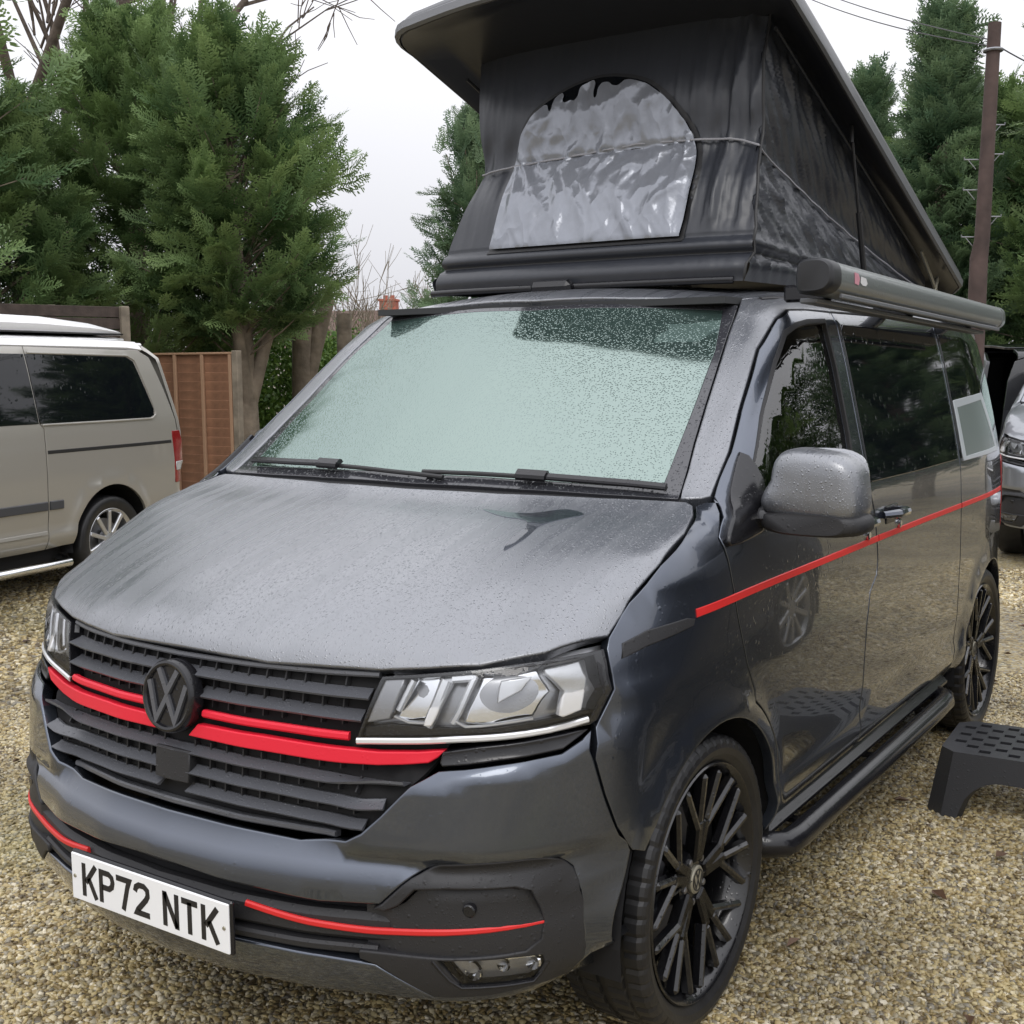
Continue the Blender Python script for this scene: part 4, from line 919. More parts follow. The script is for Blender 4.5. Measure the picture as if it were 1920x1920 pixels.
# big arched window with its silver blind
win = [(-.340, 2.017), (-.332, 2.125), (-.326, 2.256), (-.304, 2.403), (-.245, 2.492), (-.135, 2.552), (-.014, 2.581), (.080, 2.575), (.187, 2.541), (.276, 2.470), (.347, 2.379), (.385, 2.296), (.400, 2.191), (.394, 2.089), (.387, 2.017)]
def canvas_y(x, z):
    z = np.asarray(z, float); x = np.asarray(x, float); lo = np.full_like(x, -1.); hi = np.full_like(x, 1.)
    for _ in range(30):
        mid = (lo + hi) / 2; xm, ym = front_pt(mid, z); up_ = xm < x; lo = np.where(up_, mid, lo); hi = np.where(up_, hi, mid)
    return front_pt((lo + hi) / 2, z)[1]
def canvas_patch(name, poly, mat, parent, g, off, wr=0.0, sm=True):
    Pp = np.array(poly)
    base = Pp
    if sm: Pp = np.concatenate([catmull(Pp, 5, closed=False)])
    Pp = densify(Pp, g); 
    if area2(Pp) < 0: Pp = Pp[::-1]
    lo, hi = Pp.min(0), Pp.max(0); q = np.array([(x + (g / 2 if j % 2 else 0), y) for j, y in enumerate(np.arange(lo[1], hi[1], g * .87)) for x in np.arange(lo[0], hi[0], g)])
    q = q[inpoly(q, Pp) & (pdist(q, Pp) > g * .5)]; A = np.concatenate([Pp, q]); n = len(Pp)
    vs, _, fs, *_ = delaunay_2d_cdt([Vector(v) for v in A], [(i, (i + 1) % n) for i in range(n)], [], 1, 1e-7)
    vs = np.array([tuple(v) for v in vs]); fs = [f for f in fs if inpoly(np.array([np.mean(vs[list(f)], axis=0)]), Pp)[0]]
    y = canvas_y(vs[:, 0], vs[:, 1]) - off
    if wr:
        d = np.minimum(pdist(vs, Pp) / .03, 1)
        X_, Z_ = vs[:, 0], vs[:, 1]; wx = X_ + .05 * np.sin(Z_ * 9 + X_ * 4) + .03 * np.sin(Z_ * 23 + X_ * 11)
        w1 = .45 * (1 - np.abs(np.sin(wx * 21 + 1.3 * np.sin(Z_ * 5))))**3 + .35 * (1 - np.abs(np.sin(wx * 13 - Z_ * 7 + 1)))**3 + .3 * (1 - np.abs(np.sin(wx * 34 + Z_ * 9)))**4
        near = np.exp(-np.abs(Z_ - ZW - .02 * X_) / .06)
        w2 = near * 1.1 * (1 - np.abs(np.sin(wx * 47 + 2 * np.sin(X_ * 17))))**2 - .9 * np.exp(-((Z_ - ZW - .02 * X_) / .010)**2)
        top_ = np.clip((Z_ - 2.46) / .1, 0, 1) * .5 * (1 - np.abs(np.sin(X_ * 30 + 1.1)))**2
        y = y - d * wr * (w1 + w2 - top_)
    V = np.stack([vs[:, 0], y, vs[:, 1]], 1)
    return mesh_obj(name, V, [tuple(f) for f in fs], mat, parent)
winf = canvas_patch('window_binding', [(x * 1.03, 2.0 if z < 2.02 else z + .012) for x, z in win], MT['gasket'], canvas, .02, .004)
canvas_patch('window_pane', win, MT['privacy'], canvas, .010, .009, .004)
notch = [(-.245, 2.488), (-.205, 2.514), (-.192, 2.505), (-.185, 2.468), (-.176, 2.462), (-.17, 2.50), (-.155, 2.536), (-.135, 2.545), (-.128, 2.525), (-.130, 2.492), (-.118, 2.478), (-.098, 2.484), (-.082, 2.476), (-.07, 2.50), (-.064, 2.55), (-.04, 2.566), (-.014, 2.574), (-.006, 2.55), (-.009, 2.50), (-.003, 2.462), (.005, 2.47), (.008, 2.52), (.02, 2.552), (.045, 2.55), (.06, 2.530), (.078, 2.524), (.092, 2.538), (.105, 2.556), (.13, 2.56), (.187, 2.538)]
notch = [(x, np.interp(x, [-.245, -.135, -.014, .08, .187], [2.488, 2.548, 2.576, 2.57, 2.538]) * .45 + z * .55) for x, z in notch]
canvas_patch('window_blind', [tuple(p) for p in catmull(win[:5], 5, closed=False)][:-1] + [tuple(p) for p in catmull(notch, 3, closed=False)] + [tuple(p) for p in catmull(win[8:], 5, closed=False)][1:], MT['foil'], canvas, .0105, .0175, .015, sm=False)
# elastic cord round the tent
pts = []
for z_, u_ in zip(np.interp(np.linspace(-1, 1, 40), [-1, -.75, -.2, .3, .75, .9, 1], [2.30, 2.312, 2.325, 2.342, 2.332, 2.322, 2.30]), np.linspace(-1, 1, 40)):
    x, y = front_pt(np.array([u_]), np.array([z_])); pts.append((x[0], y[0] - .014, z_))
for t in np.linspace(.03, .98, 24):
    x, y, z = side_pt(np.array([t]), np.array([.475 - .22 * t * t]), 1); pts.append((x[0] + .014, y[0], z[0]))
m = MB(); m.tube(pts, .0036, 6); m.build('elastic_cord', MT['cord'], top, auto=60)
m = MB()                                                           # corner piping where the sheets are sewn together
m.tube([(front_pt(np.array([.995]), np.array([z]))[0][0] + .004, front_pt(np.array([.995]), np.array([z]))[1][0], z) for z in np.linspace(1.88, 2.76, 24)], .005, 6)
m.build('corner_seam', MT['gasket'], top, auto=60)
m = MB()
q = [(x * 1.01, front_pt(np.array([u]), np.array([Z1]))[1][0] - .012, Z1 + .004) for u in np.linspace(-1, 1, 20) for x in [front_pt(np.array([u]), np.array([Z1]))[0][0]]]
m.tube(q, .008, 6); m.build('top_piping', MT['cord'], top, auto=60)
# shell: a rounded tray, tilted up from its hinge at the back
TH = math.atan2(2.775 - 1.957, 4.16 - 1.80); Fh = np.array([0, -math.cos(TH), math.sin(TH)]); Nh = np.array([0, math.sin(TH), math.cos(TH)]); H0 = np.array([0, 4.16, 1.957])
def shell_pt(x, l, h): return H0 + np.array([x, 0, 0]) + Fh * l + Nh * h
LSH = 2.68
def outline(k, h, n=17, lf=0.0):
    hw = .705 * k; out = []
    rc = .17
    pts_ = []
    Lf = LSH * (1 - (1 - k) * .4) + lf; Lr = -.05 + (1 - k) * .6
    pts_ += [(hw * .93, Lr), (hw, Lr + .08)] + [(hw, l) for l in np.linspace(.3, Lf - rc - .12, 7)]
    pts_ += [(hw - rc * (1 - math.cos(a)) * 1.0, Lf - rc - .10 + (rc + .03) * math.sin(a)) for a in np.linspace(0, math.pi / 2, 7)]
    pts_ += [(hw - rc - (hw - rc) * t, Lf - .07 + .07 * math.sin(t * math.pi / 2)) for t in np.linspace(.15, 1, 6)]
    full = pts_ + [(-x, l) for x, l in pts_[::-1] if abs(x) > 1e-6]
    return [shell_pt(x, l, h + .030 * (1 - (x / .705)**2) * np.clip(l / .3, 0, 1) - .105 * np.clip((l - 2.25) / .48, 0, 1)**2) for x, l in full]
m = MB(); secs = [outline(.84, .035), outline(.88, .028), outline(.955, -.006), outline(.985, -.012), outline(1.0, .002), outline(1.0, .030), outline(.985, .058), outline(.93, .085), outline(.80, .105)]
loft(m, [[Vector(p) for p in s] for s in secs]); shell = m.build('roof_shell', MT['shell'], top, auto=40)
m = MB(); loft(m, [[Vector(p) for p in outline(k, h)] for k, h in ((.992, -.011), (1.006, -.004), (1.008, .024), (.996, .034))], close=False); m.build('shell_rim', MT['shelledge'], shell, auto=40)
m = MB()
for sx in (1, -1):
    a = shell_pt(sx * .635, 1.50, -.01); b = (sx * .64, 2.93, 1.90)
    m = MB(); m.tube([a, tuple(np.array(a) * .45 + np.array(b) * .55)], .006, 8); m.tube([tuple(np.array(a) * .5 + np.array(b) * .5), b], .011, 8); m.tube([np.array(a) + np.array([0, 0, .03]), np.array(a) - np.array([0, 0, .03])], .009, 6)
    m.build('gas_strut', MT['gasket'], top, auto=40)
    m = MB(); m.bar(shell_pt(sx * .63, .46, -.01), (sx * .63, 4.02, 1.92), .018, .012, .003, up=(1, 0, 0)); m.bar((sx * .63, 3.95, 1.915), shell_pt(sx * .63, .16, -.01), .022, .014, .003, up=(1, 0, 0)); m.build('hinge_arm', MT['cap'], top, auto=40)
    m = MB(); m.tube([shell_pt(sx * .60, l, -.010) for l in np.linspace(.35, 2.2, 10)], .006, 6); m.build('side_piping', MT['awncap'], top, auto=60)
m = MB(); m.box((-.045, 1.775, 1.872), (.155, .05, .045), Matrix.Rotation(R(18), 3, 'X'), .014); m.build('roof_latch', MT['black'], top, auto=40)
m = MB(); m.tube([(x, 1.80 + .035 * abs(x / .58)**4 - .012, 1.872) for x in np.linspace(-.58, .58, 20)], .012, 8); m.build('tent_base_rail', MT['black'], top, auto=50)
# awning case along the roof edge
def aw_sec(y, zo, k=1.0, xo=0):
    base = [(-.050, -.048), (-.020, -.056), (.030, -.050), (.052, -.030), (.056, .0), (.050, .030), (.030, .046), (0, .050), (-.035, .046), (-.052, .03)]
    c = catmull(base, 4); return [Vector((.945 + xo + a * k * .92, y, zo + b * k * .88)) for a, b in c]
aw = empty('awning', (0, 0, 0), 0, van)
zA = lambda y: 1.852 - (y - 1.52) * .0245
m = MB(); loft(m, [aw_sec(y, zA(y)) for y in (1.585, 2.2, 2.9, 3.62)]); m.build('awning_case', MT['awning'], aw, auto=40)
m = MB(); loft(m, [aw_sec(1.510, zA(1.51), .86), aw_sec(1.516, zA(1.515), .98), aw_sec(1.525, zA(1.525), 1.035), aw_sec(1.585, zA(1.585), 1.035)]); m.build('awning_end_cap', MT['awncap'], aw, auto=40)
m = MB(); loft(m, [aw_sec(3.62, zA(3.62), 1.03), aw_sec(3.665, zA(3.665), 1.03), aw_sec(3.675, zA(3.675), .9)]); m.build('awning_end_cap', MT['awning'], aw, auto=40)
m = MB(); m.bar((.90, 1.6, zA(1.6) - .062), (.90, 3.62, zA(3.62) - .062), .05, .014, .003); m.bar((.985, 1.62, zA(1.6) - .052), (.985, 3.60, zA(3.6) - .052), .012, .014, .003); m.build('awning_lead_rail', MT['shelledge'], aw, auto=40)
for y in (1.75, 2.6, 3.45):
    m = MB(); m.box((.845, y, zA(y) - .03), (.13, .06, .05), None, .008); m.build('awning_bracket', MT['black'], aw, auto=40)
m = MB()
def aw_front(y, dz, o=.0015): return Vector((.945 + .0515 + o - max(0, abs(dz + .005) - .015) * .18, y, zA(y) + dz))
def aw_patch(ys, zs, mat, name):
    m = MB(); V = [aw_front(y, z) for y, z in zip(ys, zs)]; m.add(V, [tuple(range(len(V)))]); m.build(name, mat, aw)
aw_patch([1.70, 1.70, 1.735, 1.745, 1.735], [-.012, .020, .018, .004, -.014], MT['sticker'], 'sticker_mark')
aw_patch([1.75, 1.755, 1.80, 1.815, 1.80, 1.77], [-.006, .012, .010, -.004, -.012, -.012], MT['stickerw'], 'sticker_mark')
# ------------------------------------------------------------------ other parked vehicles
MT['beige'] = pmat('champagne_paint', (0.36, 0.345, 0.312), 0.33, 0.35, 0.8)
MT['whitegel'] = pmat('white_gelcoat', (0.80, 0.80, 0.80), 0.3)
MT['rubstrip'] = pmat('dark_rub_strip', (0.05, 0.052, 0.058), 0.5)
MT['alloy'] = pmat('silver_alloy', (0.60, 0.61, 0.63), 0.3, 0.8)
MT['palepaint'] = pmat('pale_silver_paint', (0.27, 0.285, 0.31), 0.3, 0.6, 0.8)
MT['navypaint'] = pmat('navy_paint', (0.008, 0.013, 0.030), 0.3, 0.1, 0.4)
MT['blackpaint'] = pmat('black_paint', (0.008, 0.009, 0.012), 0.25, 0.1, 1.0)
MT['plainlens'] = pmat('clear_lamp', (0.55, 0.57, 0.60), 0.12, 0.4)
BB = Body(rear=4.90, rw=3.908, taper=.05)
bv = tag(empty('campervan', (-5.64, .14, 0), R(10)), 'champagne beige campervan with white roof and black tinted side windows', 'campervan')
kb = dict(body=BB)
arc = lambda y: circ(.395, 180, 0, 24, y)
for sgn in (0, 1):
    k2 = dict(mirror=bool(sgn), body=BB, r=.004, depth=.02, grid=.07)
    panel('front_panel', [(.60, .85), (.60, 1.02), (.95, 1.17), (1.09, 1.19), (1.28, 1.38), (1.56, 1.65), (1.75, 1.77), (2.06, 1.775), (2.075, .345), (1.31, .345)] + circ(.395, 0, 150, 22), SIDE, MT['beige'], bv, **k2)
    d = panel('sliding_door', [(2.082, .345), (2.067, 1.775), (3.228, 1.772), (3.232, 1.235), (3.262, 1.2), (3.262, .345)], SIDE, MT['beige'], bv, **k2)[0]
    q = panel('rear_quarter', [(3.269, .345), (3.269, 1.2), (3.239, 1.235), (3.235, 1.772), (4.40, 1.755), (4.52, 1.70), (4.62, 1.45), (4.70, 1.2), (4.735, .9), (4.74, .42)] + [(4.30, .345)] + circ(.395, 0, 180, 24, 3.908), SIDE, MT['beige'], bv, **k2)[0]
    panel('side_window', [(2.11, 1.235), (2.10, 1.70), (2.13, 1.725), (3.218, 1.722), (3.225, 1.235)], SIDE, MT['privacy'], d, mirror=bool(sgn), body=BB, off=.003, r=.004, depth=.006, grid=.1)
    panel('rear_window', [(3.236, 1.235), (3.23, 1.722), (4.24, 1.705), (4.31, 1.67), (4.44, 1.30), (4.43, 1.25), (4.38, 1.235)], SIDE, MT['privacy'], q, mirror=bool(sgn), body=BB, off=.003, r=.004, depth=.006, grid=.1)
    panel('front_window', [(1.25, 1.25), (1.42, 1.46), (1.62, 1.67), (1.73, 1.72), (2.03, 1.73), (2.04, 1.25)], SIDE, MT['privacy'], bv, mirror=bool(sgn), body=BB, off=.003, r=.004, depth=.006, grid=.1)
    strip('window_frame', [(3.25, 1.228), (4.0, 1.226), (4.40, 1.228), (4.455, 1.26), (4.44, 1.34), (4.33, 1.68), (4.25, 1.715), (3.25, 1.73)], SIDE, MT['beige'], q, .014, .012, off=.010, smooth=False, mirror=bool(sgn), body=BB)
    strip('slide_rail', [(3.28, 1.035), (3.8, 1.035), (4.62, 1.035)], SIDE, MT['gasket'], q, .026, .006, off=.002, mirror=bool(sgn), body=BB)
    strip('rub_strip', [(2.12, .66), (2.7, .66), (3.25, .66)], SIDE, MT['rubstrip'], d, .062, .012, off=.012, mirror=bool(sgn), body=BB)
    strip('rub_strip', [(3.275, .66), (3.40, .66)], SIDE, MT['rubstrip'], q, .062, .012, off=.012, mirror=bool(sgn), body=BB)
    strip('sill_crease', [(2.1, .47), (2.7, .47), (3.25, .47)], SIDE, MT['beige'], d, .03, .012, off=.006, mirror=bool(sgn), body=BB)
    t = panel('tail_lamp', [(4.66, .70), (4.655, .90), (4.63, 1.12), (4.74, 1.12), (4.80, .9), (4.82, .70)], SIDE, MT['taillamp'], bv, mirror=bool(sgn), body=BB, off=.004, r=.006, depth=.02, grid=.05)[0]
    panel('clear_lamp', [(4.672, .80), (4.668, .87), (4.80, .87), (4.81, .80)], SIDE, MT['plainlens'], t, mirror=bool(sgn), body=BB, off=.007, r=.003, depth=.004, grid=.05)
    panel('roof_pillar', [(.69, 1.80, 1.82), (.72, 2.0, 1.83), (.73, 3.0, 1.83), (.72, 4.0, 1.83), (.68, 4.5, 1.80), (.74, 4.5, 1.72), (.80, 4.3, 1.77), (.815, 3.0, 1.785), (.815, 2.0, 1.785), (.79, 1.76, 1.785)], (60, 25), MT['whitegel'], bv, mirror=bool(sgn), body=BB, grid=.07, r=.004, depth=.02)
panel('tailgate', sym([(0, .42), (.82, .42), (.84, .8), (.81, 1.2), (.71, 1.70), (.58, 1.80), (0, 1.84)]), (180, 0), MT['beige'], bv, body=BB, r=.008, depth=.03, grid=.1)
panel('roof', sym([(p[0], (p[1] if p[1] < 3 else p[1] + .5) * math.sin(R(80)) + p[2] * math.cos(R(80))) for p in roof_h]), (0, 80), MT['whitegel'], bv, body=BB, grid=.1, r=.006, depth=.02)
panel('bonnet', sym(hood_half), TOPF, MT['beige'], bv, body=BB, grid=.08, r=.006, depth=.03)
panel('windscreen', sym(ws_out), TOPF, MT['privacy'], bv, body=BB, grid=.08, r=.003, depth=.01)
panel('nose', sym([(0, .98), (.50, .976), (.86, 1.01), (.90, .7), (.90, .35), (0, .30)]), FR, MT['beige'], bv, body=BB, grid=.08, r=.006, depth=.03)
m = MB()
def capsec(y, h, w_=.66):
    return [Vector((x, y, 1.875 + max(0.0, zz))) for x, zz in [(-w_, 0), (-w_ - .01, h * .5), (-w_ + .05, h * .92), (-.3, h * 1.08), (0, h * 1.12), (.3, h * 1.08), (w_ - .05, h * .92), (w_ + .01, h * .5), (w_, 0)]]
loft(m, [capsec(1.75, .02), capsec(1.85, .07), capsec(2.1, .11), capsec(2.8, .135), capsec(3.6, .13), capsec(4.1, .09), capsec(4.38, .04), capsec(4.44, .01, .62)]); m.build('roof_cap', MT['whitegel'], bv, auto=40)
m = MB(); loft(m, [capsec(y, h_, .675) for y, h_ in ((1.74, .012), (2.4, .02), (4.40, .018))]); m.build('roof_cap_seal', MT['gasket'], bv, auto=40)
m = MB(); m.box((.0, 4.60, 1.80), (1.22, .20, .035), None, .012); m.build('rear_spoiler', MT['whitegel'], bv, auto=40)
for sx in (1, -1):
    m = MB(); m.tube([(sx * .84, 1.36, .26), (sx * 1.0, 1.42, .25), (sx * 1.0, 3.38, .25), (sx * .84, 3.45, .26)], .034, 12); m.build('side_bar', MT['chrome'], bv, auto=50)
m = MB(); m.box((0, 2.5, .30), (1.6, 3.9, .12)); m.box((0, 2.5, .5), (1.1, 4.2, .4)); m.build('underbody', MT['void'], bv)
for yc in (.908, 3.908):
    for sx in (1, -1):
        m = MB(); V = []
        for k in range(17):
            a = R(-10 + 200 * k / 16)
            for x in (.52, .92): V.append((sx * x, yc + .41 * math.cos(a), .36 + .41 * math.sin(a)))
        m.add(V, [(2 * k, 2 * k + 1, 2 * k + 3, 2 * k + 2) for k in range(16)])
        m.build('wheel_arch_liner', MT['void'], bv)
def plain_wheel(parent, x, y, sx, rimmat, r=.335):
    w = empty('wheel', (sx * x, y, r), 0, parent); S = Matrix.Scale(sx, 4, (1, 0, 0)); k = r / .36
    m = MB(); m.revolve([(.07, .235), (.10, .24), (.113, .30 * k), (.112, .335 * k), (.095, .355 * k), (.0, .36 * k), (-.095, .355 * k), (-.112, .33 * k), (-.08, .24)], 60, S); m.build('tyre', MT['tyre'], w, auto=50)
    m = MB(); m.revolve([(-.09, .225), (.07, .225), (.098, .24), (.10, .236), (.08, .215), (-.09, .205)], 48, S)
    for i in range(10):
        a = 2 * math.pi * i / 10; m.bar(S @ Vector((.075, .05 * math.sin(a), .05 * math.cos(a))), S @ Vector((.085, .222 * math.sin(a), .222 * math.cos(a))), .035 if i % 2 else .03, .025, .006, up=(1, 0, 0))
    m.revolve([(.03, .07), (.08, .065), (.088, .04), (.088, .0005)], 24, S); m.build('rim', rimmat, w, auto=40)
    m = MB(); m.revolve([(.0, .16), (.01, .16), (.01, .0005)], 24, S); m.build('brake_disc', MT['disc'], w)
    return w
for yy in (.908, 3.908):
    for sx in (1, -1): plain_wheel(bv, .82, yy, sx, MT['alloy'])
# copies of the same kind of body for the silver van, the black van and the navy car beside the photographer
keepn = ('bonnet', 'windscreen', 'windscreen_border', 'cowl', 'roof', 'roof_pillar', 'front_wing', 'front_door', 'sliding_door', 'side_panel', 'rear_quarter', 'tailgate', 'grille', 'head_lamp', 'lamp_underside', 'front_bumper', 'underbody', 'cabin', 'door_window', 'window_seal', 'side_window', 'quarter_window', 'slat', 'radar_cover', 'lamp_rim', 'chrome_strip', 'reflector', 'lamp_bar', 'lamp_lens', 'lower_grille', 'intake_bar', 'fog_trim', 'mirror_housing', 'mirror_lower', 'mirror_arm', 'grille_upright', 'plate_holder')
def base(n): return n.split('.')[0]
def parked(name, label, cat, loc, rz, paint, scale=(1, 1, 1), rimmat=None, wheels=True, glass=None):
    mm = {'wet_grey_paint': paint, 'rain_beaded_grey_paint': paint}
    if glass: mm['windscreen_glass'] = glass; mm['door_glass'] = glass
    r = tag(empty(name, loc, R(rz)), label, cat)
    for ch in list(van.children):
        if base(ch.name) in keepn:
            c = copy_tree(ch, r, mm, lambda o: base(o.name) in keepn)
            if scale != (1, 1, 1): c.scale = scale
    for yy in (.908, 3.78):
        for sx in (1, -1): plain_wheel(r, .82 * scale[0], yy * scale[1], sx, rimmat or MT['alloy'], .335 * (1 if scale[2] == 1 else .95))
    return r
sv = parked('parked_van', 'pale silver van at the right edge, nose towards the camera', 'van', (.84, 8.30, 0), 0, MT['palepaint'])
nv_ = parked('parked_car', 'navy blue car parked beside the camper van door', 'car', (2.98, 5.40, 0), 180, MT['navypaint'], (.93, .95, .76), glass=MT['privacy'])
bk = parked('black_van', 'black van parked sideways behind the pale silver van', 'van', tuple(at(1775, 13.0) + 4.36 * Vector((cy, sy, 0))), 123.6, MT['blackpaint'], (1, 1, .96), rimmat=MT['rim'], glass=MT['privacy'])
# ------------------------------------------------------------------ plastic step stool
st = tag(empty('step_stool', (1.275, 2.88, 0), R(3)), 'black plastic step stool with perforated top standing on the gravel', 'step stool')
m = MB(); hw, hd, ht = .245, .215, .235
# top: a grid of bars round the slots
nx, ny = 9, 8
def chx(x, y): return x, y
oc = [(-hw + .05, -hd), (hw - .05, -hd), (hw, -hd + .05), (hw, hd - .05), (hw - .05, hd), (-hw + .05, hd), (-hw, hd - .05), (-hw, -hd + .05)]
cells = []
sx_, sy_ = (2 * hw - .05) / nx, (2 * hd - .05) / ny
holes_ = []
for i in range(nx):
    for j in range(ny):
        x = -hw + .025 + sx_ * (i + .5); y = -hd + .025 + sy_ * (j + .5)
        if (i + j) % 2 == 0 and not (abs(x) > hw - .06 and abs(y) > hd - .06):
            holes_.append([(x - sx_ * .40, y - sy_ * .33), (x + sx_ * .40, y - sy_ * .33), (x + sx_ * .40, y + sy_ * .33), (x - sx_ * .40, y + sy_ * .33)])
P2 = [Vector(p) for p in oc]; ed = [(i, (i + 1) % 8) for i in range(8)]
for h in holes_:
    o = len(P2); P2 += [Vector(p) for p in h]; ed += [(o + i, o + (i + 1) % 4) for i in range(4)]
vs, _, fs, *_ = delaunay_2d_cdt(P2, ed, [], 0, 1e-6); vs = np.array([tuple(v) for v in vs]); fs = np.array(fs)
cen = vs[fs].mean(1); keep = inpoly(cen, np.array(oc))
for h in holes_: keep &= ~inpoly(cen, np.array(h))
fs = fs[keep]; n0 = len(vs)
def topz(v): return ht
m.add([(v[0], v[1], ht) for v in vs], [tuple(f) for f in fs])
for h in holes_: m.add([(x, y, z) for z in (ht, ht - .02) for x, y in h], [(i, i + 4, (i + 1) % 4 + 4, (i + 1) % 4) for i in range(4)])
m.build('top', MT['stool'], st)
m = MB()
def ringpt(x, y, h, ins=0.0):
    f = (ht - h) / ht; k = 1 + .16 * f; L_ = math.hypot(x, y); return (x * k - x / L_ * ins, y * k - y / L_ * ins, h)
for i in range(8):
    a_, b_ = oc[i], oc[(i + 1) % 8]; Ls = math.dist(a_, b_); ns = 26 if Ls > .15 else 2; V = []
    for k in range(ns + 1):
        t = k / ns; x = a_[0] + (b_[0] - a_[0]) * t; y = a_[1] + (b_[1] - a_[1]) * t
        e = min(t, 1 - t) * Ls; h = 0.0
        if Ls > .15 and e > .045: h = min(.145, .145 * math.sqrt(max(0, 1 - (max(0, .165 - e) / .12)**2))) if e > .045 else 0
        V += [(x, y, ht), ringpt(x, y, h), ringpt(x, y, h, .028), (x * .93, y * .93, ht - .012)]
    m.add(V, [f for k in range(ns) for f in ((4 * k, 4 * k + 1, 4 * k + 5, 4 * k + 4), (4 * k + 1, 4 * k + 2, 4 * k + 6, 4 * k + 5), (4 * k + 2, 4 * k + 3, 4 * k + 7, 4 * k + 6))])
m.build('leg_frame', MT['stool'], st, auto=40)
# ------------------------------------------------------------------ fences, posts, pole
MT['fencewood'] = pmat('red_brown_fence_wood', (0.23, 0.115, 0.065), 0.75, bump=(40, 0.4, 0.004), var=(6, 0.35))
MT['battenwood'] = pmat('pale_batten_wood', (0.34, 0.21, 0.13), 0.75, bump=(40, 0.3, 0.003))
MT['darkwood'] = pmat('dark_weathered_wood', (0.055, 0.040, 0.033), 0.8, bump=(50, 0.5, 0.005), var=(9, 0.4))
MT['greypost'] = pmat('weathered_post', (0.20, 0.17, 0.13), 0.85, bump=(40, 0.5, 0.006), var=(8, 0.3))
MT['polewood'] = pmat('creosoted_pole', (0.070, 0.046, 0.040), 0.8, bump=(25, 0.5, 0.008), var=(5, 0.35))
MT['galv'] = pmat('galvanised_steel', (0.30, 0.31, 0.33), 0.35, 0.7)
MT['brick'] = pmat('red_brick', (0.36, 0.11, 0.07), 0.85, var=(6, .25))
MT['tilepale'] = pmat('brown_roof_tile', (0.12, 0.075, 0.06), 0.8, var=(5, .2))
MT['render'] = pmat('pale_render', (0.5, 0.47, 0.42), 0.85)
A0 = at(285, 14.2); A1 = at(443, 13.6)
dr = (A1 - A0); Lf = dr.length; dr.normalize(); nr = Vector((dr.y, -dr.x, 0)); nr = nr if nr.dot(CAMP - A0) > 0 else -nr
fp = tag(empty('fence_panel', A0), 'red brown lap fence panel with pale battens behind the beige campervan', 'fence')
hf = hz(661, 13.8)
Mf = Matrix((dr, nr, Vector((0, 0, 1)))).transposed()
nb = 17; bh = hf / nb; bmesh_ = None
for i in range(nb):
    if bmesh_ is None:
        m = MB(); m.box((0, 0, 0), (Lf, .014, bh * 1.16), Mf @ Matrix.Rotation(R(-5), 3, 'X'), .003); b_ = m.build('board', MT['fencewood'], fp, auto=40); bmesh_ = b_.data
    else: b_ = link(bpy.data.objects.new('board', bmesh_), fp)
    b_.location = dr * (Lf / 2 + random.uniform(-.01, .01)) + nr * random.uniform(0, .006) + Vector((0, 0, bh * (i + .5)))
    b_.rotation_euler = (0, 0, random.uniform(-.004, .004))
for t in (.02, .345, .665, .985):
    m = MB(); m.box(dr * (Lf * t) + nr * .03 + Vector((0, 0, hf / 2)), (.042, .030, hf), Mf, .004); m.build('batten', MT['battenwood'], fp, auto=40)
m = MB(); m.box(dr * (Lf * .5) + nr * .012 + Vector((0, 0, hf + .012)), (Lf + .03, .07, .024), Mf, .004); m.build('cap_rail', MT['battenwood'], fp, auto=40)
m = MB(); m.box(dr * (Lf + .05) + Vector((0, 0, hf / 2 + .02)), (.085, .085, hf + .04), Mf, .008); m.build('post', MT['greypost'], fp, auto=40)
# dark boarded fence whose top shows over the beige van's roof
B0 = at(-240, 11.0); B1 = at(244, 12.6)
dr = (B1 - B0); Lf = dr.length; dr.normalize(); nr = Vector((dr.y, -dr.x, 0)); nr = nr if nr.dot(CAMP - B0) > 0 else -nr
Mf = Matrix((dr, nr, Vector((0, 0, 1)))).transposed(); bf = tag(empty('board_fence', B0), 'dark brown board fence rising above the beige campervan roof', 'fence')
hf = hz(570, 12.6); bmesh_ = None; nb = 19; bh = hf / nb
for i in range(nb):
    if bmesh_ is None:
        m = MB(); m.box((0, 0, 0), (Lf, .022, bh * .93), Mf, .004); b_ = m.build('board', MT['darkwood'], bf, auto=40); bmesh_ = b_.data
    else: b_ = link(bpy.data.objects.new('board', bmesh_), bf)
    b_.location = dr * (Lf / 2 + random.uniform(-.02, .02)) + nr * random.uniform(0, .02) + Vector((0, 0, bh * (i + .5)))
for t in (.1, .4, .7, .995):
    m = MB(); m.box(dr * (Lf * t) - nr * (.06 if t < .9 else -.03) + Vector((0, 0, hf / 2)), (.09, .09, hf + .0), Mf, .01); m.build('post', MT['greypost'], bf, auto=40)
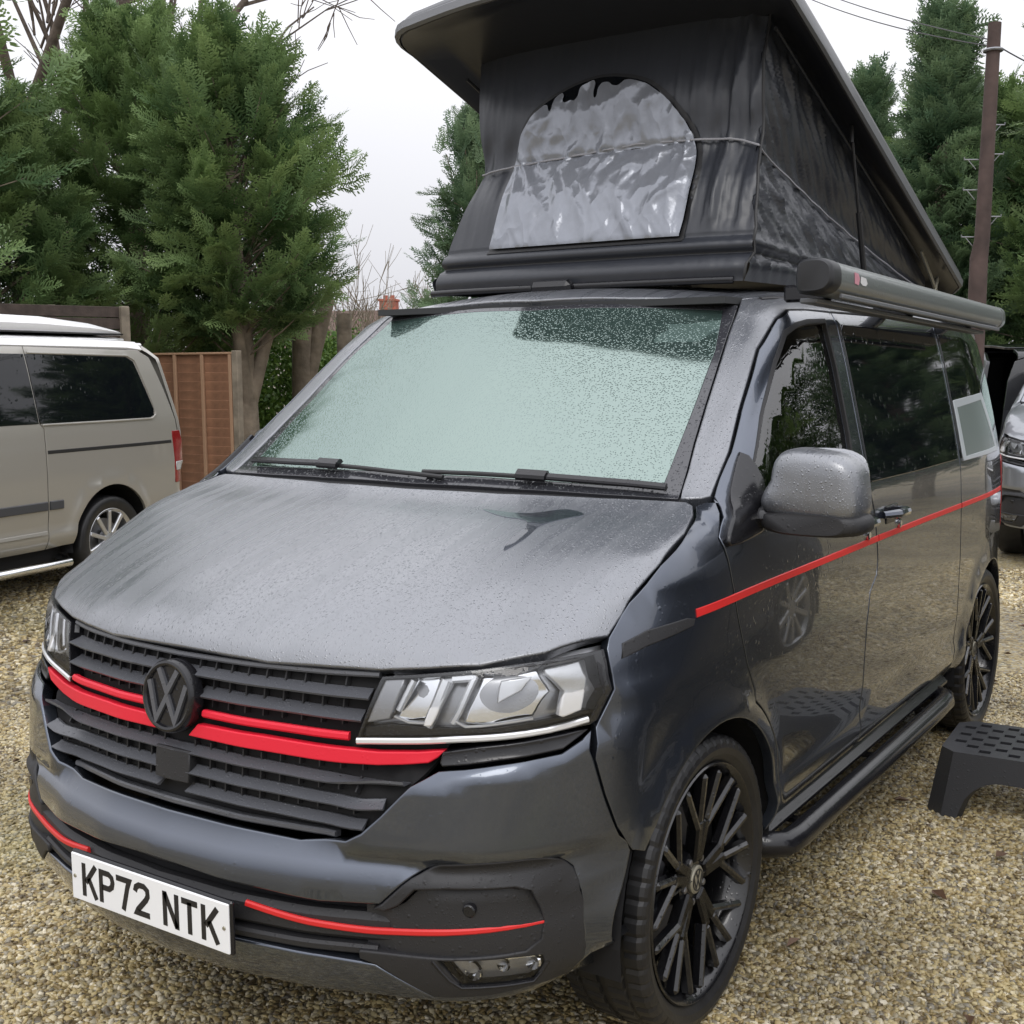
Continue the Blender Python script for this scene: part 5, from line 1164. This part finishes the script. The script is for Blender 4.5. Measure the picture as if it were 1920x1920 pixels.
# telegraph pole with step irons and wires
pd = 10.5; pb = at(1821, pd); tp = tag(empty('telegraph_pole', pb), 'brown wooden telegraph pole with steel step irons', 'pole')
ph = hz(50, pd); rr = 2265.8 / pd
m = MB(); m.tube([(0, 0, -.1), (.01, 0, 2.5), (.03, .0, ph * .6), (.06, .02, ph)], [.080, .074, .063, .053], 20); m.build('shaft', MT['polewood'], tp, auto=50)
rv = Vector((cy, sy, 0))
for py, s_ in ((295, 1), (305, -1), (362, -1), (412, 1), (450, -1), (240, 1)):
    z = hz(py, pd); c0 = rv * (.02 + s_ * .065) + Vector((0, 0, z)); m = MB()
    m.tube([c0 - rv * s_ * .02, c0 + rv * s_ * .10, c0 + rv * s_ * .10 + Vector((0, 0, .02))], .0055, 6); m.tube([c0 + rv * s_ * .0 - Vector((0, 0, .08)), c0 + rv * s_ * .07], .004, 6); m.build('step_iron', MT['galv'], tp)
for z in (ph - .22,):
    m = MB(); m.tube([Vector((.056, .02, z)) + Vector((.072 * math.cos(a), .072 * math.sin(a), 0)) for a in np.linspace(0, 6.283, 17)], .012, 6); m.build('band', MT['galv'], tp)
def wire(name, a, b, sag, label):
    m = MB(); pts = [a.lerp(b, t) - Vector((0, 0, sag * 4 * t * (1 - t))) for t in np.linspace(0, 1, 24)]; m.tube(pts, .006, 5)
    tag(m.build(name, MT['gasket'], None), label, 'cable')
pt_ = pb + Vector((.05, .02, hz(82, pd)))
wire('overhead_wire', pt_, at(1300, 24, hz(-140, 24)), .25, 'upper overhead wire running left from the telegraph pole')
wire('overhead_wire', pt_ - Vector((0, 0, .05)), at(1280, 23, hz(-150, 23)), .35, 'lower overhead wire running left from the telegraph pole')
wire('overhead_wire', pt_ - Vector((0, 0, .02)), at(2150, 12, hz(170, 12)), .15, 'overhead wire running right from the telegraph pole')
# distant house, only its ridge and chimney show
hb = at(735, 42); hr = hz(580, 42); h = tag(empty('distant_house', hb, R(25)), 'distant house with a red brick chimney behind the bare bushes', 'house')
m = MB(); m.box((0, 0, (hr - 1.2) / 2), (7, 5, hr - 1.2)); m.build('wall', MT['render'], h)
m = MB(); m.add([(-3.7, -2.7, hr - 1.3), (3.7, -2.7, hr - 1.3), (3.7, 2.7, hr - 1.3), (-3.7, 2.7, hr - 1.3), (-3.7, 0, hr), (3.7, 0, hr)], [(0, 1, 5, 4), (2, 3, 4, 5), (1, 2, 5), (3, 0, 4), (3, 2, 1, 0)]); rf = m.build('roof', MT['tilepale'], h)
m = MB(); m.box((0, 0, hr + .05), (.55, .55, .5), None, .01); m.box((0, 0, hr + .33), (.62, .62, .08), None, .01); m.build('chimney', MT['brick'], rf, auto=40)
m = MB(); m.tube([(.12, 0, hr + .36), (.12, 0, hr + .50)], .08, 10); m.tube([(-.12, 0, hr + .36), (-.12, 0, hr + .50)], .08, 10); m.build('chimney_pot', MT['brick'], rf)
# ------------------------------------------------------------------ trees
def leafmat(name, a, b, tr=.25):
    m = bpy.data.materials.new(name); nt, N, L, bs = nodes_of(m)
    at_ = N.new('ShaderNodeAttribute'); at_.attribute_name = 'tint'
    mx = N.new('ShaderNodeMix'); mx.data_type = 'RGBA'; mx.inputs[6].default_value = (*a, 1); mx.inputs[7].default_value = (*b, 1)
    L.new(at_.outputs['Fac'], mx.inputs[0]); L.new(mx.outputs[2], bs.inputs['Base Color']); bs.inputs['Roughness'].default_value = .55; bs.inputs['Specular IOR Level'].default_value = .3
    bs.inputs['Transmission Weight'].default_value = 0
    tl = N.new('ShaderNodeBsdfTranslucent'); L.new(mx.outputs[2], tl.inputs[0]); ms = N.new('ShaderNodeMixShader'); ms.inputs[0].default_value = tr
    out = N['Material Output']; L.new(bs.outputs[0], ms.inputs[1]); L.new(tl.outputs[0], ms.inputs[2]); L.new(ms.outputs[0], out.inputs[0])
    return m
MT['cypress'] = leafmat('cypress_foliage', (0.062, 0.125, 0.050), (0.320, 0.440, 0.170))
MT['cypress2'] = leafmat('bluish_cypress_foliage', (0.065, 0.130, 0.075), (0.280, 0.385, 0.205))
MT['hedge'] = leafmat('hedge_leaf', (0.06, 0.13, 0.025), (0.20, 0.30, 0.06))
MT['bark'] = pmat('pale_bark', (0.20, 0.165, 0.125), 0.9, bump=(14, 0.8, 0.02), var=(6, .35))
MT['darkbark'] = pmat('dark_bark', (0.09, 0.07, 0.055), 0.9, bump=(14, 0.8, 0.02), var=(6, .35))
def spray(seed, L=.55):
    """one flat feathery frond, pointing along +y, lying in the xy plane"""
    r_ = np.random.default_rng(seed); V = []; F = []; T = []
    def leaf(p, d, l, w, t):
        d = d / np.linalg.norm(d); n = np.array([-d[1], d[0], 0]); n = n / (np.linalg.norm(n) + 1e-9)
        o = len(V); V.extend([p - n * w * .35, p + n * w * .35, p + d * l * .55 + n * w * .5, p + d * l, p + d * l * .5 - n * w * .5]); F.append((o, o + 1, o + 2, o + 3, o + 4)); T.extend([t * .7, t * .7, t, min(1, t * 1.3), t])
    ax = lambda s: np.array([.05 * math.sin(s * 5 + seed), s * L, -.10 * L * s * s])
    for i in range(13):
        s = .10 + .88 * i / 12; p = ax(s)
        for sg in (-1, 1):
            ang = R(38 + 14 * r_.random()) * sg; tl = L * (.42 * (1 - s) ** .8 + .10) * r_.uniform(.7, 1.15)
            d = np.array([math.sin(ang), math.cos(ang), r_.uniform(-.25, .15)])
            leaf(p, d, tl * .62, .022, .25 + .5 * s)
            for k in range(3):
                q = p + d * tl * (.25 + .28 * k); a2 = ang + R(32) * (1 if k % 2 else -1); d2 = np.array([math.sin(a2), math.cos(a2), r_.uniform(-.3, .2)])
                leaf(q, d2, tl * (.42 - .06 * k), .019, .35 + .5 * s)
    leaf(ax(.9), np.array([0, 1, 0.1]), L * .22, .02, 1.0)
    return np.array(V), F, np.array(T)
SPR = [spray(i) for i in range(5)]
def join_sprays(name, items, mat, parent, sprays=SPR):
    """items: (position, direction, roll, scale, tint) -> one foliage mesh"""
    Vs, Ls, Ts, off = [], [], [], 0; counts = []
    for p, d, roll, sc, ti, k in items:
        V, F, T = sprays[k]; d = np.asarray(d) / np.linalg.norm(d)
        x = np.cross(d, [0, 0, 1.]); x = x / (np.linalg.norm(x) + 1e-9); z = np.cross(x, d)
        x2 = x * math.cos(roll) + z * math.sin(roll); z2 = -x * math.sin(roll) + z * math.cos(roll)
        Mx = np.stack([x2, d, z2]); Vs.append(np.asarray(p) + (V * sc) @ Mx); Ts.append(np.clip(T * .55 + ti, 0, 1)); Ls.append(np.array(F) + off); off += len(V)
    V = np.concatenate(Vs); Fa = np.concatenate(Ls); T = np.concatenate(Ts); k = Fa.shape[1]
    me = bpy.data.meshes.new(name); me.vertices.add(len(V)); me.vertices.foreach_set('co', V.ravel()); me.loops.add(Fa.size); me.loops.foreach_set('vertex_index', Fa.ravel().astype(np.int32))
    me.polygons.add(len(Fa)); me.polygons.foreach_set('loop_start', np.arange(0, Fa.size, k, dtype=np.int32)); me.polygons.foreach_set('loop_total', np.full(len(Fa), k, np.int32))
    a = me.attributes.new('tint', 'FLOAT', 'POINT'); a.data.foreach_set('value', T.astype(np.float32)); me.materials.append(mat); me.update(calc_edges=True)
    return link(bpy.data.objects.new(name, me), parent)
def conifer(name, loc, H, prof, seed, label, nl=120, per=11, mat='cypress', group=None, trunk=.16, fork=False, up=.55, sc=1.0, zb=None, wob=.25, cat='conifer tree', leader=True):
    """prof: [(height, radius)] crown outline"""
    r_ = np.random.default_rng(seed); root = tag(empty(name, loc), label, cat, group)
    hs_ = np.array([p[0] for p in prof]); rs = np.array([p[1] for p in prof])
    m = MB(); lean = r_.uniform(-.15, .15, 2)
    m.tube([(0, 0, -.1), (lean[0] * .3, lean[1] * .3, H * .35), (lean[0], lean[1], H * .7), (lean[0] * 1.1, lean[1] * 1.1, H * .96)], [trunk * 1.25, trunk, trunk * .55, .02], 12)
    if fork:
        for a in (0.8, 2.6, -1.2): m.tube([(0, 0, 1.1 + .2 * a * .3), (.22 * math.cos(a), .22 * math.sin(a), 1.9), (.6 * math.cos(a), .6 * math.sin(a), 3.0)], [trunk * .8, trunk * .6, .04], 10)
    items = []
    bumps = r_.uniform(0, 6.28, 6)
    for i in range(nl):
        h = hs_[0] + (hs_[-1] - hs_[0]) * ((i + r_.random()) / nl) ** .92; az = i * 2.39996 + r_.normal(0, .3)
        rad = np.interp(h, hs_, rs) * (1 + wob * (math.sin(2 * az + bumps[0] + h) * .5 + math.sin(3 * az + bumps[1] + 2 * h) * .5)) * r_.uniform(.66, 1.22)
        el = up * r_.uniform(.5, 1.3) if h < hs_[-1] * .8 else up * 1.7
        d = np.array([math.cos(az) * math.cos(el), math.sin(az) * math.cos(el), math.sin(el)])
        h0 = max(.3, h - rad * math.tan(el) * .7); st_ = np.array([lean[0] * h0 / H, lean[1] * h0 / H, h0]); Lb = rad / math.cos(el)
        bow_ = r_.uniform(-.10, .05) * Lb
        P_ = lambda s: st_ + d * Lb * s + np.array([0, 0, bow_ * (s * s - s) * 4])
        m.tube([P_(0), P_(.5), P_(.92)], [.016, .010, .005], 4, cap=False)
        ct = r_.uniform(-.18, .30)
        for k in range(per):
            s = .30 + .68 * (k + r_.random() * .8) / per; spread = .55 * (1 - s) + .30
            az2 = az + r_.normal(0, spread); el2 = el + r_.normal(.05, .28)
            dd = np.array([math.cos(az2) * math.cos(el2), math.sin(az2) * math.cos(el2), math.sin(el2)])
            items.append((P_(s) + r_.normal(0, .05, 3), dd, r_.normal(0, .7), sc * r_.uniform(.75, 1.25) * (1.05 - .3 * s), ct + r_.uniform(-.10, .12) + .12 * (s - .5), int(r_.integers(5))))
    if leader:
        for k in range(16): items.append((np.array([lean[0], lean[1], H * .80 + H * .19 * k / 16]), np.array([r_.normal(0, .35), r_.normal(0, .35), 1]), r_.uniform(0, 6.28), sc * .8, .2, int(r_.integers(5))))
    m.build('trunk', MT['bark'], root, auto=60)
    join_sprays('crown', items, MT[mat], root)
    return root
def copy_tree_at(src, loc, rz, s, label, group=None):
    r = src.copy(); COL.objects.link(r); r.location = loc; r.rotation_euler = (0, 0, rz); r.scale = (s, s, s) if isinstance(s, (int, float)) else s; r['label'] = label
    if group: r['group'] = group
    for ch in list(src.children):
        c = ch.copy(); COL.objects.link(c); c.parent = r
    return r
GRP = 'conifers around the yard'
D = 15.0
tB = conifer('conifer', at(470, D), hz(90, D), [(2.0, .75), (2.6, 1.1), (3.4, 1.2), (4.1, 1.02), (4.7, .70), (5.3, .30)], 3, 'large dark green conifer with a bare forked trunk beside the fence panel', 150, 12, group=GRP, trunk=.125, fork=True)
D = 16.0
tA = conifer('conifer', at(265, D), hz(22, D), [(1.2, 1.3), (2.2, 1.75), (3.3, 1.6), (4.3, 1.1), (5.2, .62), (5.9, .22)], 8, 'tall conifer rising behind the dark board fence, left of the forked trunk', 170, 12, group=GRP)
D = 14.0
tC = conifer('conifer', at(-10, D), hz(205, D), [(1.0, 1.1), (2.2, 1.35), (3.2, 1.1), (4.0, .55), (4.4, .2)], 12, 'yellower conifer cut by the left edge of the photo', 130, 11, group=GRP)
D = 17.5
tS = conifer('conifer', at(890, D), hz(235, D), [(1.0, .75), (2.4, .72), (3.6, .55), (4.5, .32), (5.0, .12)], 21, 'slim conifer partly hidden by the left edge of the roof tent', 90, 9, 'cypress2', GRP, trunk=.10, up=.8, sc=.8)
D = 15.5
tR = conifer('conifer', at(1738, D), hz(50, D), [(.8, 1.15), (2.2, 1.05), (3.2, .80), (3.8, .50), (4.3, .22), (5.0, .10), (5.6, .04)], 31, 'pointed conifer with a thin leader left of the telegraph pole', 150, 11, 'cypress2', GRP, trunk=.14, up=.6)
copy_tree_at(tA, at(2085, 14.5), 1.1, 1.05, 'tall conifer cut by the right edge of the photo', GRP)
copy_tree_at(tR, at(1597, 19.0), 2.0, 1.02, 'conifer showing between the raised roof and the pointed conifer', GRP)
copy_tree_at(tC, at(1850, 16.6), 2.2, 1.12, 'low dense conifer behind the telegraph pole', GRP)
copy_tree_at(tA, at(2120, 16.0), 3.0, 1.0, 'tall conifer beyond the pale silver van, outside the right edge', GRP)
# row along the right-hand boundary: seen in the van's side glass
for i, (x, y, s_, lb) in enumerate(((2.6, 17.6, 1.0, 'nearest the silver van'), (4.9, 17.2, 1.05, 'second from the silver van'), (7.2, 15.6, 1.0, 'midway along the row'), (9.0, 12.6, 1.0, 'beside the navy car'), (.6, 19.0, 1.05, 'behind the black van'))):
    copy_tree_at((tA, tR, tC)[i % 3], (x, y, 0), i * 1.3, s_ * (1, 1.0, 1.15)[i % 3], 'conifer in the boundary row mirrored in the dark side windows, ' + lb, 'conifers mirrored in the side windows')
copy_tree_at(tA, (-11.0, 4.3, 0), 2.4, 1.38, 'tall conifer left of the yard, mirrored in the left of the windscreen', GRP)
# pollarded trunks
def trunk_thing(loc, pts, rads, label, mat='bark'):
    r = tag(empty('pollarded_trunk', loc), label, 'tree trunk'); m = MB()
    for p_, q_ in zip(pts, rads): m.tube(p_, q_, 14)
    m.build('trunk', MT[mat], r, auto=60); return r
D = 17.0; z_ = lambda py: hz(py, D)
trunk_thing(at(573, D), [[(0, 0, -.1), (0, 0, 1.2), (.01, .01, 2.1), (0, 0, z_(538))], [(.03, .01, 1.35), (.14, .10, 1.9), (.30, .20, z_(556))], [(.0, 0, 1.9), (-.05, -.04, 2.4), (.0, -.02, z_(520))]], [[.19, .165, .155, .15], [.12, .115, .11], [.1, .08, .05]], 'thick pollarded trunk with one leaning stub behind the windscreen pillar')
trunk_thing(at(651, 18), [[(0, 0, -.1), (0, 0, 1.2), (0, 0, hz(586, 18))]], [[.125, .115, .11]], 'thin sawn off trunk right of the thick pollarded trunk')
# hedge shrubs
def leafcl(seed):
    r_ = np.random.default_rng(seed); V = []; F = []; T = []
    for i in range(26):
        p = r_.normal(0, .11, 3); d = r_.normal(0, 1, 3); d /= np.linalg.norm(d); n = np.cross(d, r_.normal(0, 1, 3)); n /= np.linalg.norm(n); l = r_.uniform(.05, .09); w_ = l * .5; o = len(V)
        V += [p, p + d * l * .4 + n * w_ * .5, p + d * l, p + d * l * .5 - n * w_ * .5, p + d * .01]; F.append((o, o + 1, o + 2, o + 3, o + 4)); T += [.4 + .5 * r_.random()] * 5
    return np.array(V), F, np.array(T)
LCL = [leafcl(100 + i) for i in range(5)]
def shrub(loc, w_, d_, h_, seed, label, n=420):
    r_ = np.random.default_rng(seed); r = tag(empty('hedge_shrub', loc), label, 'shrub', None); items = []
    for i in range(n):
        v = r_.normal(0, 1, 3); v /= np.linalg.norm(v); rr_ = r_.uniform(.55, 1.05) ** .6; p = np.array([v[0] * w_ * rr_, v[1] * d_ * rr_, h_ * .5 + v[2] * h_ * .5 * rr_ * (1 + .12 * math.sin(5 * v[0] + seed))])
        items.append((p, r_.normal(0, 1, 3), r_.uniform(0, 6), 1.25, r_.uniform(-.35, .25), int(r_.integers(5))))
    join_sprays('foliage', items, MT['hedge'], r, LCL); m = MB(); m.tube([(0, 0, 0), (.03, 0, h_ * .6)], [.05, .02], 8); m.build('stem', MT['darkbark'], r); return r
shrub(at(525, 18.5), .75, .6, hz(600, 18.5), 1, 'light green hedge shrub between the forked trunk and the thick pollarded trunk')
shrub(at(630, 19.5), .7, .6, hz(610, 19.5), 2, 'light green hedge shrub behind the two sawn trunks')
shrub(at(420, 17.5), .7, .6, hz(640, 17.5), 4, 'light green hedge shrub behind the fence panel')
# bare trees and bushes
def bare(name, loc, stems, seed, label, cat, depth=4, mat='darkbark', spread=.5, minr=.006):
    r_ = np.random.default_rng(seed); r = tag(empty(name, loc), label, cat); m = MB(); tw = MB()
    def grow(p, d, L, rad, lev):
        q = p + d * L * .5 + r_.normal(0, .03 * L, 3); e = p + d * L + r_.normal(0, .05 * L, 3)
        (m if lev >= depth - 1 else tw).tube([p, q, e], [rad, rad * .85, rad * .62], 7 if lev >= depth - 1 else 4, cap=False)
        if lev == 0: return
        for k in range(3 if lev > 1 else 4):
            s = r_.uniform(.35, 1.0); b_ = p + (e - p) * s; nd = d + r_.normal(0, spread, 3) + np.array([0, 0, .12]); nd /= np.linalg.norm(nd)
            grow(b_, nd, L * r_.uniform(.5, .75), max(minr, rad * .5), lev - 1)
    for p, d, L, rad in stems:
        d = np.array(d, float); d /= np.linalg.norm(d); grow(np.array(p, float), d, L, rad, depth)
    m.build('trunk', MT[mat], r, auto=60); tw.build('twigs', MT[mat], r)
    return r
rvx, rvy = cy, sy
D = 20.0
bare('bare_tree', at(20, D), [((0, 0, -.1), (.16 * rvx, .16 * rvy, 1), 6.0, .17), ((rvx * .1, rvy * .1, 0), (.30 * rvx, .30 * rvy, 1), 6.2, .18)], 4, 'tall bare tree with two dark stems at the top left', 'bare tree', 5, spread=.42, minr=.010)
bare('bare_tree', at(330, 24), [((0, 0, 0), (-.04, 0, 1), 5.6, .12)], 9, 'bare tree whose twigs show above the tall conifer', 'bare tree', 4, spread=.28, minr=.010)
for i, (px, D, top_, lab) in enumerate(((690, 27, 520, 'bare twiggy bush left of the distant chimney'), (775, 28, 535, 'bare twiggy bush right of the distant chimney'), (640, 26, 545, 'bare twiggy bush behind the sawn trunks'))):
    hh = hz(top_, D); bare('bare_bush', at(px, D), [((0, 0, 0), (a, b, 1), hh * .62, .035) for a, b in ((.1, 0), (-.25, .1), (.3, -.1), (0, .3), (-.1, -.3), (.45, .2))], 40 + i, lab, 'bush', 3, 'greypost' if 'greypost' in MT else 'bark', .45, .006)
# ------------------------------------------------------------------ ground and gravel
def damp(N, L, col):
    # damp and mossy patches, the same over the bed and the loose stones
    ge = N.new('ShaderNodeNewGeometry'); nz = N.new('ShaderNodeTexNoise'); nz.inputs['Scale'].default_value = 1.1; nz.inputs['Detail'].default_value = 5; L.new(ge.outputs['Position'], nz.inputs['Vector'])
    mr = N.new('ShaderNodeMapRange'); mr.inputs[1].default_value = .36; mr.inputs[2].default_value = .66; mr.inputs[3].default_value = .55; mr.inputs[4].default_value = 1.12; L.new(nz.outputs['Fac'], mr.inputs[0])
    mu = N.new('ShaderNodeMix'); mu.data_type = 'RGBA'; mu.blend_type = 'MULTIPLY'; mu.inputs[0].default_value = 1; L.new(col, mu.inputs[6]); L.new(mr.outputs[0], mu.inputs[7])
    n2 = N.new('ShaderNodeTexNoise'); n2.inputs['Scale'].default_value = .55; n2.inputs['Detail'].default_value = 6; L.new(ge.outputs['Position'], n2.inputs['Vector'])
    m2 = N.new('ShaderNodeMapRange'); m2.inputs[1].default_value = .56; m2.inputs[2].default_value = .74; m2.inputs[4].default_value = .6; L.new(n2.outputs['Fac'], m2.inputs[0])
    mx = N.new('ShaderNodeMix'); mx.data_type = 'RGBA'; L.new(m2.outputs[0], mx.inputs[0]); L.new(mu.outputs[2], mx.inputs[6]); mx.inputs[7].default_value = (.14, .15, .05, 1)
    return mx.outputs[2]
def gravel_ground():
    m = bpy.data.materials.new('gravel_bed'); nt, N, L, b = nodes_of(m); tc = N.new('ShaderNodeTexCoord')
    vo = N.new('ShaderNodeTexVoronoi'); vo.inputs['Scale'].default_value = 55; L.new(tc.outputs['Object'], vo.inputs['Vector'])
    sp_ = N.new('ShaderNodeSeparateColor'); L.new(vo.outputs['Color'], sp_.inputs[0])
    rp = N.new('ShaderNodeValToRGB'); cr = rp.color_ramp; cr.elements[0].color = (.10, .075, .045, 1); cr.elements[1].color = (.50, .44, .29, 1); e_ = cr.elements.new(.35); e_.color = (.28, .215, .10, 1); e_ = cr.elements.new(.7); e_.color = (.38, .31, .17, 1); e_ = cr.elements.new(.85); e_.color = (.22, .21, .19, 1)
    L.new(sp_.outputs[0], rp.inputs[0])
    L.new(damp(N, L, rp.outputs[0]), b.inputs['Base Color'])
    b.inputs['Roughness'].default_value = .6
    bp = N.new('ShaderNodeBump'); bp.inputs['Strength'].default_value = .9; bp.inputs['Distance'].default_value = .012; bp.invert = True; L.new(vo.outputs['Distance'], bp.inputs['Height']); L.new(bp.outputs[0], b.inputs['Normal'])
    return m
m = MB(); m.add([(-120, -60, 0), (120, -60, 0), (120, 160, 0), (-120, 160, 0)], [(0, 1, 2, 3)]); g_ = tag(m.build('ground', gravel_ground()), kind='structure')
# loose stones: one object, scattered where the eye can tell them apart
def stonemat():
    m = bpy.data.materials.new('wet_gravel_stone'); nt, N, L, b = nodes_of(m); a = N.new('ShaderNodeAttribute'); a.attribute_type = 'INSTANCER'; a.attribute_name = 'hue'
    rp = N.new('ShaderNodeValToRGB'); cr = rp.color_ramp; cr.interpolation = 'LINEAR'; cr.elements[0].color = (.10, .075, .045, 1); cr.elements[1].color = (.70, .63, .48, 1)
    for p_, c_ in ((.12, (.19, .135, .055)), (.35, (.42, .32, .145)), (.55, (.54, .445, .23)), (.70, (.22, .20, .16)), (.84, (.54, .46, .28))): e_ = cr.elements.new(p_); e_.color = (*c_, 1)
    L.new(a.outputs['Fac'], rp.inputs[0]); b.inputs['Roughness'].default_value = .38
    L.new(damp(N, L, rp.outputs[0]), b.inputs['Base Color'])
    return m
MT['stone'] = stonemat()
def scatter(name, poly, dens, size, seed, label):
    me = bpy.data.meshes.new(name); me.from_pydata([(x, y, .0) for x, y in poly], [], [tuple(range(len(poly)))]); o = link(bpy.data.objects.new(name, me)); tag(o, None, None, None, 'stuff')
    nt = bpy.data.node_groups.new(name + '_nodes', 'GeometryNodeTree'); nt.interface.new_socket('Geometry', in_out='INPUT', socket_type='NodeSocketGeometry'); nt.interface.new_socket('Geometry', in_out='OUTPUT', socket_type='NodeSocketGeometry')
    N = nt.nodes; L = nt.links; gi = N.new('NodeGroupInput'); go = N.new('NodeGroupOutput')
    dp = N.new('GeometryNodeDistributePointsOnFaces'); dp.inputs['Density'].default_value = dens; dp.inputs['Seed'].default_value = seed
    L.new(gi.outputs[0], dp.inputs['Mesh'])
    rh = N.new('FunctionNodeRandomValue'); rh.data_type = 'FLOAT'; sa = N.new('GeometryNodeStoreNamedAttribute'); sa.data_type = 'FLOAT'; sa.domain = 'POINT'; sa.inputs['Name'].default_value = 'hue'
    L.new(dp.outputs['Points'], sa.inputs['Geometry']); L.new(rh.outputs[1], sa.inputs['Value'])
    ic = N.new('GeometryNodeMeshIcoSphere'); ic.inputs['Radius'].default_value = 1; ic.inputs['Subdivisions'].default_value = 2
    nz = N.new('ShaderNodeTexNoise'); nz.inputs['Scale'].default_value = 1.1; sp_ = N.new('GeometryNodeSetPosition')
    vm = N.new('ShaderNodeVectorMath'); vm.operation = 'SUBTRACT'; vm.inputs[1].default_value = (.5, .5, .5); vs_ = N.new('ShaderNodeVectorMath'); vs_.operation = 'SCALE'; vs_.inputs['Scale'].default_value = 1.5
    L.new(nz.outputs['Color'], vm.inputs[0]); L.new(vm.outputs[0], vs_.inputs[0]); L.new(ic.outputs['Mesh'], sp_.inputs['Geometry']); L.new(vs_.outputs[0], sp_.inputs['Offset'])
    ss = N.new('GeometryNodeSetShadeSmooth'); L.new(sp_.outputs[0], ss.inputs[0]); sm = N.new('GeometryNodeSetMaterial'); sm.inputs['Material'].default_value = MT['stone']; L.new(ss.outputs[0], sm.inputs[0])
    ip = N.new('GeometryNodeInstanceOnPoints'); L.new(sa.outputs[0], ip.inputs['Points']); L.new(sm.outputs[0], ip.inputs['Instance'])
    rr_ = N.new('FunctionNodeRandomValue'); rr_.data_type = 'FLOAT_VECTOR'; rr_.inputs[0].default_value = (-.5, -.5, 0); rr_.inputs[1].default_value = (.5, .5, 6.28); L.new(rr_.outputs[0], ip.inputs['Rotation'])
    rs = N.new('FunctionNodeRandomValue'); rs.data_type = 'FLOAT_VECTOR'; rs.inputs[0].default_value = (size * .45, size * .4, size * .3); rs.inputs[1].default_value = (size * 1.55, size * 1.25, size * .9); L.new(rs.outputs[0], ip.inputs['Scale'])
    L.new(ip.outputs[0], go.inputs[0]); md = o.modifiers.new('scatter', 'NODES'); md.node_group = nt
    return o
scatter('gravel', [(-2.6, -.6), (.3, -1.6), (1.9, -.6), (2.4, 1.5), (2.2, 4.2), (1.2, 5.6), (.6, 4.4), (-1.4, 2.6), (-3.2, 1.6)], 7200, .0098, 3, 'gravel')
scatter('gravel', [(-3.2, 1.6), (-1.4, 2.6), (-2.5, 4.5), (-8, 7), (-9, 4), (-2.6, -.6)], 1300, .016, 5, 'gravel')
scatter('gravel', [(2.2, 4.2), (1.2, 5.6), (-.5, 8.2), (1.5, 8.4), (3.5, 8.0)], 2200, .014, 6, 'gravel')

# wind-blown dead leaves on the stones
MT['deadleaf'] = pmat('dead_leaf', (0.10, 0.055, 0.03), 0.6, var=(3, .6))
m = MB(); r_ = np.random.default_rng(77)
for i in range(170):
    x = r_.uniform(-5, 2.2); y = r_.uniform(-1.2, 6.5)
    if abs(x) < .9 and .2 < y < 4.3: continue
    a = r_.uniform(0, 6.28); l = r_.uniform(.018, .042); w_ = l * r_.uniform(.35, .6); c_, s_ = math.cos(a), math.sin(a); z = .013
    q = [(-l, 0, .002), (-l * .3, -w_, .008 + r_.uniform(0, .008)), (l, 0, .004), (-l * .3, w_, .008 + r_.uniform(0, .008)), (0, 0, 0)]
    V = [(x + px_ * c_ - py_ * s_, y + px_ * s_ + py_ * c_, z + pz_) for px_, py_, pz_ in q]
    m.add(V, [(0, 1, 4), (1, 2, 4), (2, 3, 4), (3, 0, 4)])
tag(m.build('leaf_litter', MT['deadleaf']), kind='stuff')
